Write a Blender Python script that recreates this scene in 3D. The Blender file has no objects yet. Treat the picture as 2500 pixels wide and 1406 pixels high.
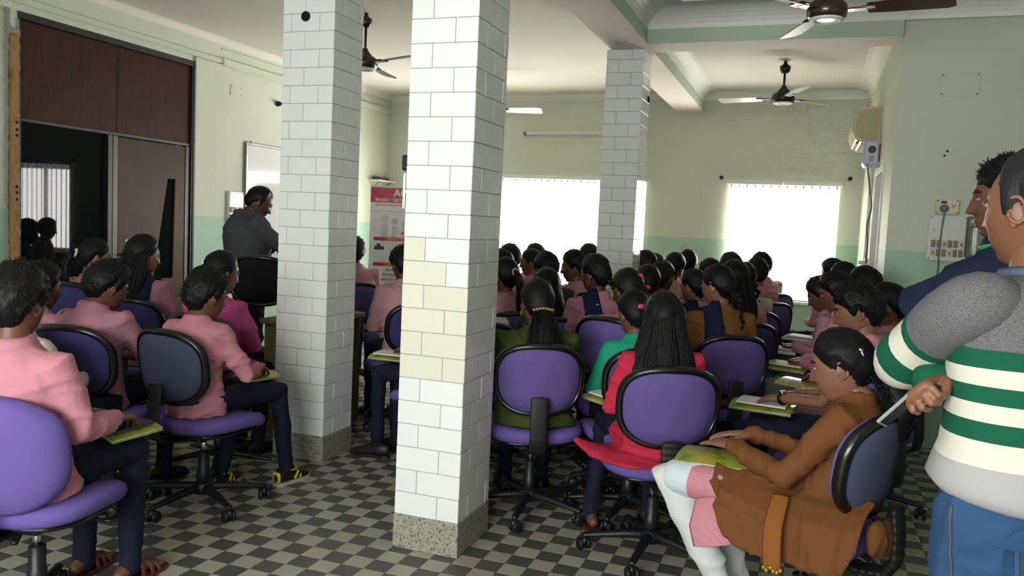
import bpy, math, random
import numpy as np
from mathutils import Vector, Matrix
random.seed(4); rng = np.random.default_rng(4)
PI = math.pi
SC = bpy.context.scene
COL = SC.collection
# ------------------------------------------------------------------ camera
F_PX = 1991.83; YAW, PITCH, ROLL = -.3464, .0771, .0464
CAM = np.array([0., 0., 1.4125])
_fw = np.array([math.sin(YAW)*math.cos(PITCH), math.cos(YAW)*math.cos(PITCH), -math.sin(PITCH)])
_rt = np.array([math.cos(YAW), -math.sin(YAW), 0.]); _up = np.cross(_rt, _fw)
_c, _s = math.cos(ROLL), math.sin(ROLL)
CR, CU = _c*_rt+_s*_up, -_s*_rt+_c*_up
cam_data = bpy.data.cameras.new('camera'); cam = bpy.data.objects.new('camera', cam_data); COL.objects.link(cam)
cam.matrix_world = Matrix(((CR[0], CU[0], -_fw[0], CAM[0]), (CR[1], CU[1], -_fw[1], CAM[1]), (CR[2], CU[2], -_fw[2], CAM[2]), (0, 0, 0, 1)))
cam_data.sensor_width = 36; cam_data.sensor_fit = 'HORIZONTAL'; cam_data.lens = F_PX/2500*36
cam_data.clip_start = .05; cam_data.clip_end = 100
SC.camera = cam
# ------------------------------------------------------------------ world, daylight through the windows, exposure
SC.view_settings.view_transform = 'Standard'; SC.view_settings.look = 'None'
SC.view_settings.gamma = 1; SC.view_settings.use_curve_mapping = False
SC.view_settings.exposure = 0.14
cy = SC.cycles
cy.max_bounces = 5; cy.diffuse_bounces = 3; cy.glossy_bounces = 2; cy.transmission_bounces = 4; cy.transparent_max_bounces = 6; cy.caustics_reflective = False; cy.caustics_refractive = False
cy.use_adaptive_sampling = True; cy.adaptive_threshold = .08; cy.adaptive_min_samples = 12
world = bpy.data.worlds.new('world'); SC.world = world; world.use_nodes = True
world.node_tree.nodes['Background'].inputs[0].default_value = (.9, .95, 1, 1)
world.node_tree.nodes['Background'].inputs[1].default_value = 2.0
def area(name, loc, rot, sx, sy, power, col=(1, 1, 1)):
    l = bpy.data.lights.new(name, 'AREA'); l.shape = 'RECTANGLE'; l.size = sx; l.size_y = sy; l.energy = power; l.color = col
    o = bpy.data.objects.new(name, l); o.location = loc; o.rotation_euler = rot; COL.objects.link(o); return o
# far wall windows (facing -y), window in the wall behind the photographer (facing +y)
area('daylight_window_1', (-3.05, 10.02, 1.33), (-PI/2, 0, 0), 2.6, 1.45, 420, (1, .985, .95))
area('daylight_window_2', (-.32, 10.02, 1.33), (-PI/2, 0, 0), 1.3, 1.45, 220, (1, .985, .95))
area('daylight_window_3', (-1.1, -1.42, 1.55), (PI/2, 0, 0), 2.6, 1.3, 165, (.98, 1, .985))
# pixel of the 2500x1406 frame -> point on a plane of the room
def ray(x, y): return _fw + CR*(x-1250)/F_PX - CU*(y-703)/F_PX
def onx(x, y, X): d = ray(x, y); return CAM + d*(X-CAM[0])/d[0]
def ony(x, y, Y): d = ray(x, y); return CAM + d*(Y-CAM[1])/d[1]
def onz(x, y, Z): d = ray(x, y); return CAM + d*(Z-CAM[2])/d[2]
def ond(x, y, D): return CAM + ray(x, y)*D
def proj(p):
    d = np.asarray(p, float)-CAM; z = d@_fw
    return 1250+F_PX*(d@CR)/z, 703-F_PX*(d@CU)/z, z
# ------------------------------------------------------------------ materials
def lin(h):
    if isinstance(h, str):
        h = h.lstrip('#'); c = [int(h[i:i+2], 16)/255 for i in (0, 2, 4)]
    else: c = h
    return tuple(((v+.055)/1.055)**2.4 if v > .04045 else v/12.92 for v in c)+(1,)
class NT:
    def __init__(s, name):
        s.m = bpy.data.materials.new(name); s.m.use_nodes = True; s.t = s.m.node_tree
        s.b = s.t.nodes['Principled BSDF']; s.n = s.t.nodes; s.l = s.t.links
    def new(s, typ, **kw):
        n = s.n.new(typ)
        for k, v in kw.items():
            if k in n.inputs.keys(): n.inputs[k].default_value = v
            else: setattr(n, k, v)
        return n
    def link(s, a, b): s.l.new(a, b)
    def mix(s, fac, a, b, blend='MIX'):
        n = s.n.new('ShaderNodeMix'); n.data_type = 'RGBA'; n.blend_type = blend
        for i, v in ((0, fac), (6, a), (7, b)):
            if hasattr(v, 'is_output'): s.link(v, n.inputs[i])
            else: n.inputs[i].default_value = v
        return n.outputs[2]
    def math(s, op, a, b=0.0):
        n = s.n.new('ShaderNodeMath'); n.operation = op
        for i, v in ((0, a), (1, b)):
            if hasattr(v, 'is_output'): s.link(v, n.inputs[i])
            else: n.inputs[i].default_value = v
        return n.outputs[0]
    def coord(s, kind='Object', scale=None):
        if kind == 'Position': o = s.n.new('ShaderNodeNewGeometry').outputs['Position']
        else: o = s.n.new('ShaderNodeTexCoord').outputs[kind]
        if scale is not None:
            m = s.n.new('ShaderNodeMapping'); m.inputs['Scale'].default_value = scale; s.link(o, m.inputs['Vector']); o = m.outputs[0]
        return o
    def noise(s, vec, scale, detail=3, rough=.5):
        n = s.new('ShaderNodeTexNoise', Scale=scale, Detail=detail, Roughness=rough); s.link(vec, n.inputs['Vector']); return n.outputs['Fac']
    def ramp(s, fac, stops, interp='LINEAR'):
        n = s.n.new('ShaderNodeValToRGB'); n.color_ramp.interpolation = interp
        e = n.color_ramp.elements
        while len(e) < len(stops): e.new(.5)
        for i, (p, c) in enumerate(stops): e[i].position = p; e[i].color = lin(c) if isinstance(c, str) else c
        s.link(fac, n.inputs[0]); return n.outputs[0]
    def bump(s, h, strength=.2, dist=.01):
        n = s.new('ShaderNodeBump', Strength=strength, Distance=dist); s.link(h, n.inputs['Height']); s.link(n.outputs[0], s.b.inputs['Normal'])
    def base(s, c):
        if hasattr(c, 'is_output'): s.link(c, s.b.inputs['Base Color'])
        else: s.b.inputs['Base Color'].default_value = c
MATS = {}
def mat(name, col, rough=.6, var=.12, nscale=20, bump=0, bscale=200, bdist=.002, metal=0, spec=.5, coat=0, trans=0, emit=0):
    if name in MATS: return MATS[name]
    t = NT(name); c = lin(col); v = t.coord('Object')
    n = t.noise(v, nscale, 4)
    dark = tuple(x*(1-var) for x in c[:3])+(1,); lite = tuple(min(1, x*(1+var)) for x in c[:3])+(1,)
    t.base(t.mix(n, dark, lite))
    t.b.inputs['Roughness'].default_value = rough; t.b.inputs['Metallic'].default_value = metal
    t.b.inputs['Specular IOR Level'].default_value = spec; t.b.inputs['Coat Weight'].default_value = coat
    if bump: t.bump(t.noise(v, bscale, 2), bump, bdist)
    if emit:
        t.b.inputs['Emission Color'].default_value = c; t.b.inputs['Emission Strength'].default_value = emit
    MATS[name] = t.m; return t.m
def fabric(name, col, weave=900, var=.1, check=0, rough=.85, col2=None):
    if name in MATS: return MATS[name]
    t = NT(name); c = lin(col); v = t.coord('Object')
    big = t.noise(v, 9, 4, .6); fine = t.noise(v, weave, 1)
    dark = tuple(x*(1-var) for x in c[:3])+(1,); lite = tuple(min(1, x*(1+var)) for x in c[:3])+(1,)
    o = t.mix(big, dark, lite)
    if check:
        c2 = lin(col2)
        for ax in ('X', 'Z'):
            w = t.new('ShaderNodeTexWave', wave_type='BANDS', bands_direction=ax, Scale=check, Distortion=.3, Detail=1.0); t.link(v, w.inputs['Vector'])
            o = t.mix(t.math('MULTIPLY', t.math('POWER', w.outputs['Fac'], 4.0), .38), o, c2)
    o = t.mix(t.math('MULTIPLY', fine, .35), o, tuple(x*.6 for x in c[:3])+(1,))
    t.base(o); t.b.inputs['Roughness'].default_value = rough; t.b.inputs['Specular IOR Level'].default_value = .25
    h = t.math('ADD', t.math('MULTIPLY', t.noise(v, 28, 3), 1.0), t.math('MULTIPLY', fine, .10))
    t.bump(h, .35, .006)
    MATS[name] = t.m; return t.m
# ------------------------------------------------------------------ geometry: (vertices, faces) pairs
def join(*gs):
    V = []; Fc = []; n = 0
    for v, f in gs:
        v = np.asarray(v, float)
        V.append(v); Fc += [tuple(i+n for i in q) for q in f]; n += len(v)
    return np.concatenate(V), Fc
def xf(g, M):
    v = np.asarray(g[0]); M = np.asarray(M)
    f = g[1]
    if np.linalg.det(M[:3, :3]) < 0: f = [q[::-1] for q in f]
    return v@M[:3, :3].T + M[:3, 3], f
def T(x=0, y=0, z=0): return np.array(Matrix.Translation((x, y, z)))
def R(ax, deg): return np.array(Matrix.Rotation(math.radians(deg), 4, ax))
def S(x, y=None, z=None):
    y = x if y is None else y; z = x if z is None else z
    return np.diag([x, y, z, 1.])
def box(x0, x1, y0, y1, z0, z1):
    v = np.array([(x, y, z) for z in (z0, z1) for y in (y0, y1) for x in (x0, x1)], float)
    return v, [(0, 2, 3, 1), (4, 5, 7, 6), (0, 1, 5, 4), (2, 6, 7, 3), (1, 3, 7, 5), (0, 4, 6, 2)]
def bbox(x0, x1, y0, y1, z0, z1, b=.004):
    """box with chamfered edges"""
    X, Y, Z = (x0, x1), (y0, y1), (z0, z1); sg = (1, -1); v = []
    for k in range(2):
        for j in range(2):
            for i in range(2):
                v += [(X[i], Y[j]+sg[j]*b, Z[k]+sg[k]*b), (X[i]+sg[i]*b, Y[j], Z[k]+sg[k]*b), (X[i]+sg[i]*b, Y[j]+sg[j]*b, Z[k])]
    def q(i, j, k, a): return (k*4+j*2+i)*3+a
    f = [(q(0,0,0,0), q(0,0,1,0), q(0,1,1,0), q(0,1,0,0)), (q(1,0,0,0), q(1,1,0,0), q(1,1,1,0), q(1,0,1,0)),
         (q(0,0,0,1), q(1,0,0,1), q(1,0,1,1), q(0,0,1,1)), (q(0,1,0,1), q(0,1,1,1), q(1,1,1,1), q(1,1,0,1)),
         (q(0,0,0,2), q(0,1,0,2), q(1,1,0,2), q(1,0,0,2)), (q(0,0,1,2), q(1,0,1,2), q(1,1,1,2), q(0,1,1,2))]
    for j in range(2):
        for k in range(2):
            e = (q(0,j,k,1), q(1,j,k,1), q(1,j,k,2), q(0,j,k,2)); f.append(e if (j+k) % 2 == 1 else e[::-1])
    for i in range(2):
        for k in range(2):
            e = (q(i,0,k,0), q(i,1,k,0), q(i,1,k,2), q(i,0,k,2)); f.append(e if (i+k) % 2 == 0 else e[::-1])
    for i in range(2):
        for j in range(2):
            e = (q(i,j,0,0), q(i,j,1,0), q(i,j,1,1), q(i,j,0,1)); f.append(e if (i+j) % 2 == 1 else e[::-1])
    for i in range(2):
        for j in range(2):
            for k in range(2):
                e = (q(i,j,k,0), q(i,j,k,1), q(i,j,k,2)); f.append(e if (i+j+k) % 2 == 0 else e[::-1])
    return np.array(v, float), f
def loft(rings, cap=True):
    """rings: list of (n,3) arrays"""
    n = len(rings[0]); V = np.concatenate(rings); f = []
    for k in range(len(rings)-1):
        a = k*n; b = a+n
        for i in range(n):
            j = (i+1) % n; f.append((a+i, a+j, b+j, b+i))
    if cap:
        f.append(tuple(range(n-1, -1, -1))); m = (len(rings)-1)*n; f.append(tuple(range(m, m+n)))
    return V, f
def nrm(v): v = np.asarray(v, float); return v/(np.linalg.norm(v)+1e-12)
def tube(pts, rad, n=12, side=None, round_=True):
    """tube along pts; rad: scalar, list of scalars or list of (a,b); side: direction of the a axis"""
    P = np.asarray(pts, float); m = len(P)
    if np.isscalar(rad): rad = [rad]*m
    rad = [(r, r) if np.isscalar(r) else r for r in rad]
    tg = np.gradient(P, axis=0) if m > 2 else np.array([P[1]-P[0]]*2)
    tg = np.array([nrm(t) for t in tg])
    s = nrm(side) if side is not None else nrm(np.cross(tg[0], (0, 0, 1) if abs(tg[0][2]) < .9 else (0, 1, 0)))
    ang = np.arange(n)/n*2*PI; rings = []
    def ring(c, t, s, a, b):
        s = nrm(s - t*(s@t)); u = np.cross(t, s)
        return c + np.outer(np.cos(ang)*a, s) + np.outer(np.sin(ang)*b, u), s
    for k in range(m):
        a, b = rad[k]
        if k == 0 and round_:
            for q in (.98, .8, .45):
                w = math.sqrt(1-q*q); r, _ = ring(P[0]-tg[0]*min(a, b)*q, tg[0], s, a*w, b*w); rings.append(r)
        r, s = ring(P[k], tg[k], s, a, b); rings.append(r)
        if k == m-1 and round_:
            for q in (.45, .8, .98):
                w = math.sqrt(1-q*q); r, _ = ring(P[k]+tg[k]*min(a, b)*q, tg[k], s, a*w, b*w); rings.append(r)
    return loft(rings)
def ell(c, r, n=16, m=10, M=None):
    az = np.arange(n)/n*2*PI; rings = []
    for k in range(m+1):
        p = PI*(k+.02)/(m+.04); z = -math.cos(p); w = math.sin(p)
        rings.append(np.stack([np.cos(az)*w*r[0], np.sin(az)*w*r[1], np.full(n, z*r[2])], 1))
    g = loft(rings)
    if M is not None: g = xf(g, M)
    return g[0]+np.asarray(c, float), g[1]
def lathe(prof, n=24, c=(0, 0, 0)):
    az = np.arange(n)/n*2*PI
    return loft([np.stack([np.cos(az)*r, np.sin(az)*r, np.full(n, z)], 1)+np.asarray(c, float) for r, z in prof])
def prism(poly, a0, a1, axis='x'):
    """polygon (two coordinates, counter-clockwise) extruded along an axis"""
    n = len(poly); v = []
    for a in (a0, a1):
        for p, q in poly: v.append((a, p, q) if axis == 'x' else ((p, a, q) if axis == 'y' else (p, q, a)))
    f = [tuple(range(n-1, -1, -1)), tuple(range(n, 2*n))]+[(i, (i+1) % n, n+(i+1) % n, n+i) for i in range(n)]
    if axis == 'y': f = [q[::-1] for q in f]
    return np.array(v, float), f
def mesh(name, g, smooth=False, mats=None, idx=None):
    me = bpy.data.meshes.new(name); me.from_pydata([tuple(v) for v in np.asarray(g[0]).tolist()], [], g[1])
    if smooth: me.polygons.foreach_set('use_smooth', [True]*len(me.polygons))
    for m in (mats or []): me.materials.append(m)
    if idx is not None: me.polygons.foreach_set('material_index', idx)
    me.update(); return me
def obj(name, g, m=None, parent=None, smooth=False, loc=None, idx=None, label=None):
    me = g if isinstance(g, bpy.types.Mesh) else mesh(name, g, smooth, m if isinstance(m, list) else ([m] if m else []), idx)
    o = bpy.data.objects.new(name, me); COL.objects.link(o)
    if parent: o.parent = parent
    if loc is not None: o.location = loc
    if label: o['label'] = label
    return o
def tag(o, label, cat, group=None):
    o['label'] = label; o['category'] = cat
    if group: o['group'] = group
    return o
def struct(name, g, m, parent=None, smooth=False):
    o = obj(name, g, m, parent, smooth)
    if parent is None: o['kind'] = 'structure'
    return o
def empty(name, loc=(0, 0, 0), rz=0, parent=None):
    o = bpy.data.objects.new(name, None); COL.objects.link(o); o.location = loc; o.rotation_euler = (0, 0, rz); o.empty_display_size = .1
    if parent: o.parent = parent
    return o
# voxel union of overlapping closed shapes into one continuous surface (in a scratch scene)
TMP = bpy.data.scenes.new('scratch')
def weld(g, voxel, smooth=4, dec=1.0):
    me = bpy.data.meshes.new('tmp'); me.from_pydata(np.asarray(g[0]).tolist(), [], g[1])
    o = bpy.data.objects.new('tmp', me); TMP.collection.objects.link(o)
    r = o.modifiers.new('r', 'REMESH'); r.mode = 'VOXEL'; r.voxel_size = voxel
    if smooth: s = o.modifiers.new('s', 'SMOOTH'); s.factor = .5; s.iterations = smooth
    if dec < 1: d = o.modifiers.new('d', 'DECIMATE'); d.ratio = dec
    vl = TMP.view_layers[0]; vl.update()
    m2 = bpy.data.meshes.new_from_object(o.evaluated_get(vl.depsgraph))
    V = np.empty(len(m2.vertices)*3); m2.vertices.foreach_get('co', V); V = V.reshape(-1, 3)
    f = [tuple(p.vertices) for p in m2.polygons]
    bpy.data.objects.remove(o); bpy.data.meshes.remove(me); bpy.data.meshes.remove(m2)
    return V, f
def vnormals(g):
    V, f = np.asarray(g[0]), g[1]; N = np.zeros_like(V)
    tri = np.array([(q[0], q[i], q[i+1]) for q in f for i in range(1, len(q)-1)])
    n = np.cross(V[tri[:, 1]]-V[tri[:, 0]], V[tri[:, 2]]-V[tri[:, 0]])
    for k in range(3): np.add.at(N, tri[:, k], n)
    return N/(np.linalg.norm(N, axis=1, keepdims=True)+1e-12)
def wob(P, freq, seed, octs=3):
    r = np.random.default_rng(seed); o = np.zeros(len(P))
    for k in range(octs):
        for j in range(3):
            d = r.normal(size=3); d /= np.linalg.norm(d); o += np.sin(P@d*freq*(1.7**k)+r.uniform(0, 6.28))/(1.7**k)
    return o/3
def creases(P, seed, n=7, f0=14, f1=34):
    # sharp cloth folds: narrow ridges along random, mostly slanting directions, fading in and out
    r = np.random.default_rng(seed); o = np.zeros(len(P))
    for k in range(n):
        d = r.normal(size=3)*(.6, .6, 1.2); d /= np.linalg.norm(d); e = r.normal(size=3); e /= np.linalg.norm(e)
        w = np.sin(P@e*r.uniform(7, 13)+r.uniform(0, 6.28)); a = P@d*r.uniform(f0, f1)+1.1*w+r.uniform(0, 6.28)
        m = np.clip(np.sin(P@np.roll(e, 1)*r.uniform(8, 14)+r.uniform(0, 6.28)), 0, 1)
        o += m*((1-np.abs(np.sin(a)))**3-.25)
    return o
def wrinkle(g, amp, freq, seed):
    return np.asarray(g[0])+vnormals(g)*(amp*wob(np.asarray(g[0]), freq, seed))[:, None], g[1]
# ================================================================== the room
XL, XR, YF, YB, ZC = -5.33, 3.0, 9.73, -1.5, 3.04
XS, YS = .5, 6.25           # the bay's side wall and the wall with the switchboard
DADO = 1.36
def wall_mat(name, up, low, grime=.5):
    t = NT(name); p = t.coord('Position'); sx = t.n.new('ShaderNodeSeparateXYZ'); t.link(p, sx.inputs[0])
    z = t.math('ADD', sx.outputs[2], t.math('MULTIPLY', t.math('SUBTRACT', t.noise(p, 6, 2), .5), .012))
    st = t.math('GREATER_THAN', z, DADO)
    base = t.mix(st, lin(low), lin(up))
    n = t.noise(p, 1.3, 5, .65)
    base = t.mix(t.math('MULTIPLY', t.math('POWER', n, 2.0), grime), base, lin('#a8a080'))
    n2 = t.noise(p, 14, 5, .7)
    base = t.mix(t.math('MULTIPLY', t.math('GREATER_THAN', n2, .68), .12), base, lin('#7d7c62'))
    t.base(base); t.b.inputs['Roughness'].default_value = .55; t.b.inputs['Specular IOR Level'].default_value = .35
    t.bump(t.noise(p, 30, 4), .12, .01); return t.m
M_wall = wall_mat('painted_wall', '#ccd2c0', '#a6c9b3', .35)
M_green = mat('beam_green_paint', '#b6c8b3', .6, .08, 3, .1, 30, .005)
M_ceil = mat('ceiling_distemper', '#dcd8cc', .8, .07, 1.2, .1, 20, .004)
M_white = mat('white_paint', '#e6e5dc', .5, .06, 4)
M_conc = mat('pillar_mortar', '#a3a6a2', .9, .15, 40, .3, 150)
def plain_floor():
    t = NT('checker_floor_far'); p = t.coord('Position')
    m = t.n.new('ShaderNodeMapping'); m.inputs['Location'].default_value = (18.06, -31.28, .05); m.inputs['Scale'].default_value = (10, 10, 0)
    t.link(p, m.inputs['Vector'])
    c = t.new('ShaderNodeTexChecker', Scale=1.0); t.link(m.outputs[0], c.inputs['Vector'])
    c.inputs['Color1'].default_value = lin('#4b4c4a'); c.inputs['Color2'].default_value = lin('#aaa697')
    n = t.noise(p, 3, 4)
    t.base(t.mix(t.math('MULTIPLY', n, .35), c.outputs['Color'], lin('#6b675a')))
    t.b.inputs['Roughness'].default_value = .38; return t.m
floor = struct('floor', box(XL-.2, XR+.2, YB-.2, YF+.3, -.12, -.003), plain_floor())
def tile_mat(name, col, col2, dots):
    t = NT(name); p = t.coord('Position'); oi = t.n.new('ShaderNodeObjectInfo'); ge = t.n.new('ShaderNodeNewGeometry')
    r = t.math('FRACT', t.math('ADD', oi.outputs['Random'], ge.outputs['Random Per Island']))
    c = t.mix(t.math('MULTIPLY', r, .8), lin(col), lin(col2))
    c = t.mix(t.math('MULTIPLY', t.math('GREATER_THAN', t.noise(p, 260, 2), .6), .35), c, lin(dots))
    c = t.mix(t.math('MULTIPLY', t.math('POWER', t.noise(p, 2.2, 5, .6), 2.0), .8), c, lin('#6e6757'))
    t.base(c); t.b.inputs['Roughness'].default_value = .42; t.b.inputs['Specular IOR Level'].default_value = .4
    t.bump(t.noise(p, 60, 3), .06, .004); return t.m
M_td = tile_mat('dark_terrazzo_tile', '#474947', '#525450', '#6d6d69'); M_tl = tile_mat('pale_terrazzo_tile', '#a9a697', '#b7b4a6', '#8d8a7c')
def floor_tile_geo(b=.0012, e=.0004):
    a = .05-e; c = a-b
    v = [(-a, -a, -.004), (a, -a, -.004), (a, a, -.004), (-a, a, -.004), (-a, -a, -b*.6), (a, -a, -b*.6), (a, a, -b*.6), (-a, a, -b*.6), (-c, -c, 0), (c, -c, 0), (c, c, 0), (-c, c, 0)]
    f = [(8, 9, 10, 11)]+[(i, (i+1) % 4, 4+(i+1) % 4, 4+i) for i in range(4)]+[(4+i, 4+(i+1) % 4, 8+(i+1) % 4, 8+i) for i in range(4)]
    return np.array(v, float), f
PILLARS = [(-1.605, -1.305, 3.079, 3.425), (-2.878, -2.543, 3.966, 4.276), (-1.595, -1.30, 6.36, 6.67)]
def inpoly(x, y, P):
    c = False; j = len(P)-1
    for i in range(len(P)):
        if (P[i][1] > y) != (P[j][1] > y) and x < (P[j][0]-P[i][0])*(y-P[i][1])/(P[j][1]-P[i][1])+P[i][0]: c = not c
        j = i
    return c
PATCH = [[(380, 1420), (430, 1180), (610, 1120), (700, 1110), (790, 1130), (860, 1090), (870, 960), (965, 960), (960, 1330), (1117, 1370), (1190, 1300), (1480, 1250), (1440, 1420)], [(2060, 1420), (2060, 1170), (2240, 1010), (2235, 1420)]]
cand = []
ft = floor_tile_geo(); ftm = [mesh('floor_tile', ft, mats=[M_td]), mesh('floor_tile', ft, mats=[M_tl])]
for i in range(-24, 36):
    for j in range(-22, 42):
        x, y = -1.806+.1*i+.05, 3.128+.1*j+.05
        if not (-4.2 < x < 1.9 and .9 < y < 7.2): continue
        if any(a+.02 < x < b-.02 and c+.02 < y < d-.02 for a, b, c, d in PILLARS): continue
        u, v, z = proj((x, y, 0)); vis = z > .5 and any(inpoly(u, v, P) for P in PATCH)
        cand.append((0 if vis else 1, z, x, y, (i+j) % 2 == 0))
cand.sort()
for k, (vis, z, x, y, light) in enumerate(cand[:300]):
    o = obj('floor_tile', ftm[light], parent=floor, loc=(x, y, 0))
for light, nm in ((0, 'dark_tile_field'), (1, 'pale_tile_field')):
    gs = [(ft[0]+np.array((x, y, 0)), ft[1]) for _, _, x, y, l in cand[300:] if l == light]
    o = obj(nm, join(*gs), (M_td, M_tl)[light], floor); o['kind'] = 'stuff'
ceiling = struct('ceiling', box(XL-.2, XR+.2, YB-.2, YF+.3, ZC, ZC+.15), M_ceil)
# ---- walls with openings
def wall_y(name, y0, y1, x0, x1, z0, z1, holes, m):
    """wall in an xz plane with rectangular holes (x0,x1,z0,z1)"""
    xs = sorted({x0, x1, *[h[0] for h in holes], *[h[1] for h in holes]}); gs = []
    for a, b in zip(xs[:-1], xs[1:]):
        hs = sorted([(h[2], h[3]) for h in holes if h[0] <= a and h[1] >= b]); z = z0
        for p, q in hs:
            if p > z: gs.append(box(a, b, y0, y1, z, p))
            z = q
        if z < z1: gs.append(box(a, b, y0, y1, z, z1))
    return struct(name, join(*gs), m)
def wall_x(name, x0, x1, y0, y1, z0, z1, holes, m):
    o = wall_y(name, x0, x1, y0, y1, z0, z1, holes, m)
    for v in o.data.vertices: v.co = (v.co.y, v.co.x, v.co.z)
    o.data.flip_normals(); return o
W1 = (-4.3, -1.885, .70, 1.985); W2 = (-.905, .262, .70, 1.985); W3 = (-2.4, .2, .9, 2.2)
wall_y('wall_far', YF, YF+.25, XL-.2, XS+.25, 0, ZC, [W1, W2], M_wall)
wall_x('wall_left', XL-.2, XL, YB-.2, YF, 0, ZC, [(4.29, 6.05, 0, 2.75)], M_wall)
wall_x('wall_bay_side', XS, XS+.25, YS+.25, YF, 0, ZC, [(6.9, 7.7, 0, 2.02)], M_wall)
wall_y('wall_switchboard', YS, YS+.25, XS, XR+.2, 0, ZC, [], M_wall)
wall_x('wall_right', XR, XR+.2, YB-.2, YS, 0, ZC, [], M_wall)
wall_y('wall_back', YB-.2, YB, XL, XR, 0, ZC, [W3], M_wall)
# pilaster beside the partition and a flat picture rail along the left wall
struct('trim_1', box(XL, XL+.022, 6.05, 6.40, 0, 2.79), M_wall)
struct('trim_2', join(bbox(XL, XL+.03, 6.40, YF, 2.785, 2.855, .006), bbox(XL, XL+.018, 4.0, 6.40, 2.80, 2.85, .006), bbox(XL, XL+.012, 6.40, YF, 2.93, 2.945, .004)), mat('rail_paint', '#c6cdb8', .6, .06, 4))
def coving(name, path_axis, a0, a1, wall, zlow, out, m=M_white):
    pr = [(wall, zlow)]+[(wall+out*(1-math.cos(k/6*PI/2)), zlow+(ZC-zlow)*math.sin(k/6*PI/2)) for k in range(7)]+[(wall, ZC)]
    if out < 0: pr = pr[::-1]
    g = prism(pr, a0, a1, path_axis); return struct(name, g, m)
# beams
M_soff = mat('beam_soffit_white', '#dfd6cb', .7, .05, 3)
def beam(name, x0, x1, y0, y1, z0=2.813):
    g = box(x0, x1, y0, y1, z0, ZC); o = struct(name, g, [M_green, M_soff]); o.data.polygons[0].material_index = 1; return o
beam('trim_3', -1.56, -1.25, YB, YF); beam('trim_4', -1.25, XS+.0, 6.2, 6.5)
coving('trim_5', 'y', YB, 6.2, -1.25, 2.92, .16); coving('trim_6', 'x', -1.25, XR, 6.2, 2.92, -.16)
coving('trim_7', 'y', 6.5, YF, -1.25, 2.92, .14); coving('trim_8', 'y', 6.5, YF, XS, 2.92, -.14)
coving('trim_9', 'x', -1.25, XS, YF, 2.95, -.1); coving('trim_10', 'x', XL, -1.56, YF, 2.96, -.07, M_ceil); coving('trim_11', 'y', YB, YF, XL, 2.975, .05, M_ceil)
coving('trim_12', 'x', -1.25, XS, 6.5, 2.92, .14)
struct('trim_13', join(box(-.98, XR, 5.90, 5.915, ZC-.008, ZC), box(-.98, -.965, YB, 5.90, ZC-.008, ZC)), M_white)
# ---- windows: frames, panes, vertical blinds
M_frame = mat('window_frame_paint', '#cfcdc3', .4, .05, 10)
t = NT('blind_fabric'); t.base(lin('#f4f2ea')); t.b.inputs['Roughness'].default_value = .8
tr = t.n.new('ShaderNodeBsdfTranslucent'); tr.inputs[0].default_value = (.95, .93, .88, 1); ms = t.n.new('ShaderNodeMixShader'); ms.inputs[0].default_value = .55
out = t.n['Material Output']; t.link(t.b.outputs[0], ms.inputs[1]); t.link(tr.outputs[0], ms.inputs[2]); t.link(ms.outputs[0], out.inputs[0]); M_blind = t.m
t = NT('window_glass'); g1 = t.n.new('ShaderNodeBsdfTransparent'); g2 = t.n.new('ShaderNodeBsdfGlossy'); g2.inputs['Roughness'].default_value = .02
ms = t.n.new('ShaderNodeMixShader'); ms.inputs[0].default_value = .06; t.link(g1.outputs[0], ms.inputs[1]); t.link(g2.outputs[0], ms.inputs[2]); t.link(ms.outputs[0], t.n['Material Output'].inputs[0]); M_glass = t.m
def window(n, w, yin, yout, blind_label=None):
    x0, x1, z0, z1 = w; ym = (yin*.35+yout*.65); s = 1 if yout > yin else -1
    lo, hi = min(ym, ym+s*.05), max(ym, ym+s*.05)
    fr = struct('window_%d' % n, join(box(x0, x1, lo, hi, z0, z0+.05), box(x0, x1, lo, hi, z1-.05, z1), box(x0, x0+.05, lo, hi, z0+.05, z1-.05), box(x1-.05, x1, lo, hi, z0+.05, z1-.05)), M_frame)
    k = max(2, round((x1-x0)/.62))
    for i in range(k):
        a, b = x0+.05+(x1-x0-.1)*i/k, x0+.05+(x1-x0-.1)*(i+1)/k
        obj('pane', box(a, b, ym+s*.02, ym+s*.025, z0+.05, z1-.05), M_glass, fr)
        if i: obj('mullion', box(a-.018, a+.018, lo, hi, z0+.05, z1-.05), M_frame, fr)
    a, b = sorted((yin-s*.03, ym))
    obj('window_sill', bbox(x0-.03, x1+.03, a, b, z0-.035, z0, .004), M_frame, fr)
    if blind_label:
        yb = yin-s*.035
        bl = empty('vertical_blind', ((x0+x1)/2, yb, z0)); tag(bl, blind_label, 'blind'); bl.rotation_euler = (0, 0, 0)
        c = (x0+x1)/2
        nseg = 2
        for i in range(nseg):
            a, b = x0-.04-c+(x1-x0+.08)*i/nseg, x0-.04-c+(x1-x0+.08)*(i+1)/nseg
            obj('head_rail', bbox(a+.004, b-.004, -.022, .022, z1-z0+.01, z1-z0+.05, .004), M_white, bl)
        m = int((x1-x0)/.085); sl = mesh('slat', xf(bbox(-.044, .044, -.0008, .0008, .03, z1-z0-.02, .0004), R('Z', 38)), mats=[M_blind])
        hk = mesh('hook', bbox(-.008, .008, -.003, .003, z1-z0-.02, z1-z0+.012, .001), mats=[mat('blind_hook', '#8b8a80', .5)])
        for i in range(m+1):
            x = x0+.02-c+(x1-x0-.04)*i/m
            obj('slat', sl, parent=bl, loc=(x, 0, 0)); obj('hook', hk, parent=bl, loc=(x, 0, 0))
window(1, W1, YF, YF+.25, 'white vertical blind on the wide far window behind the square pillar'); window(2, W2, YF, YF+.25, 'white vertical blind on the far window beside the air conditioner'); window(3, W3, YB, YB-.2)
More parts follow.
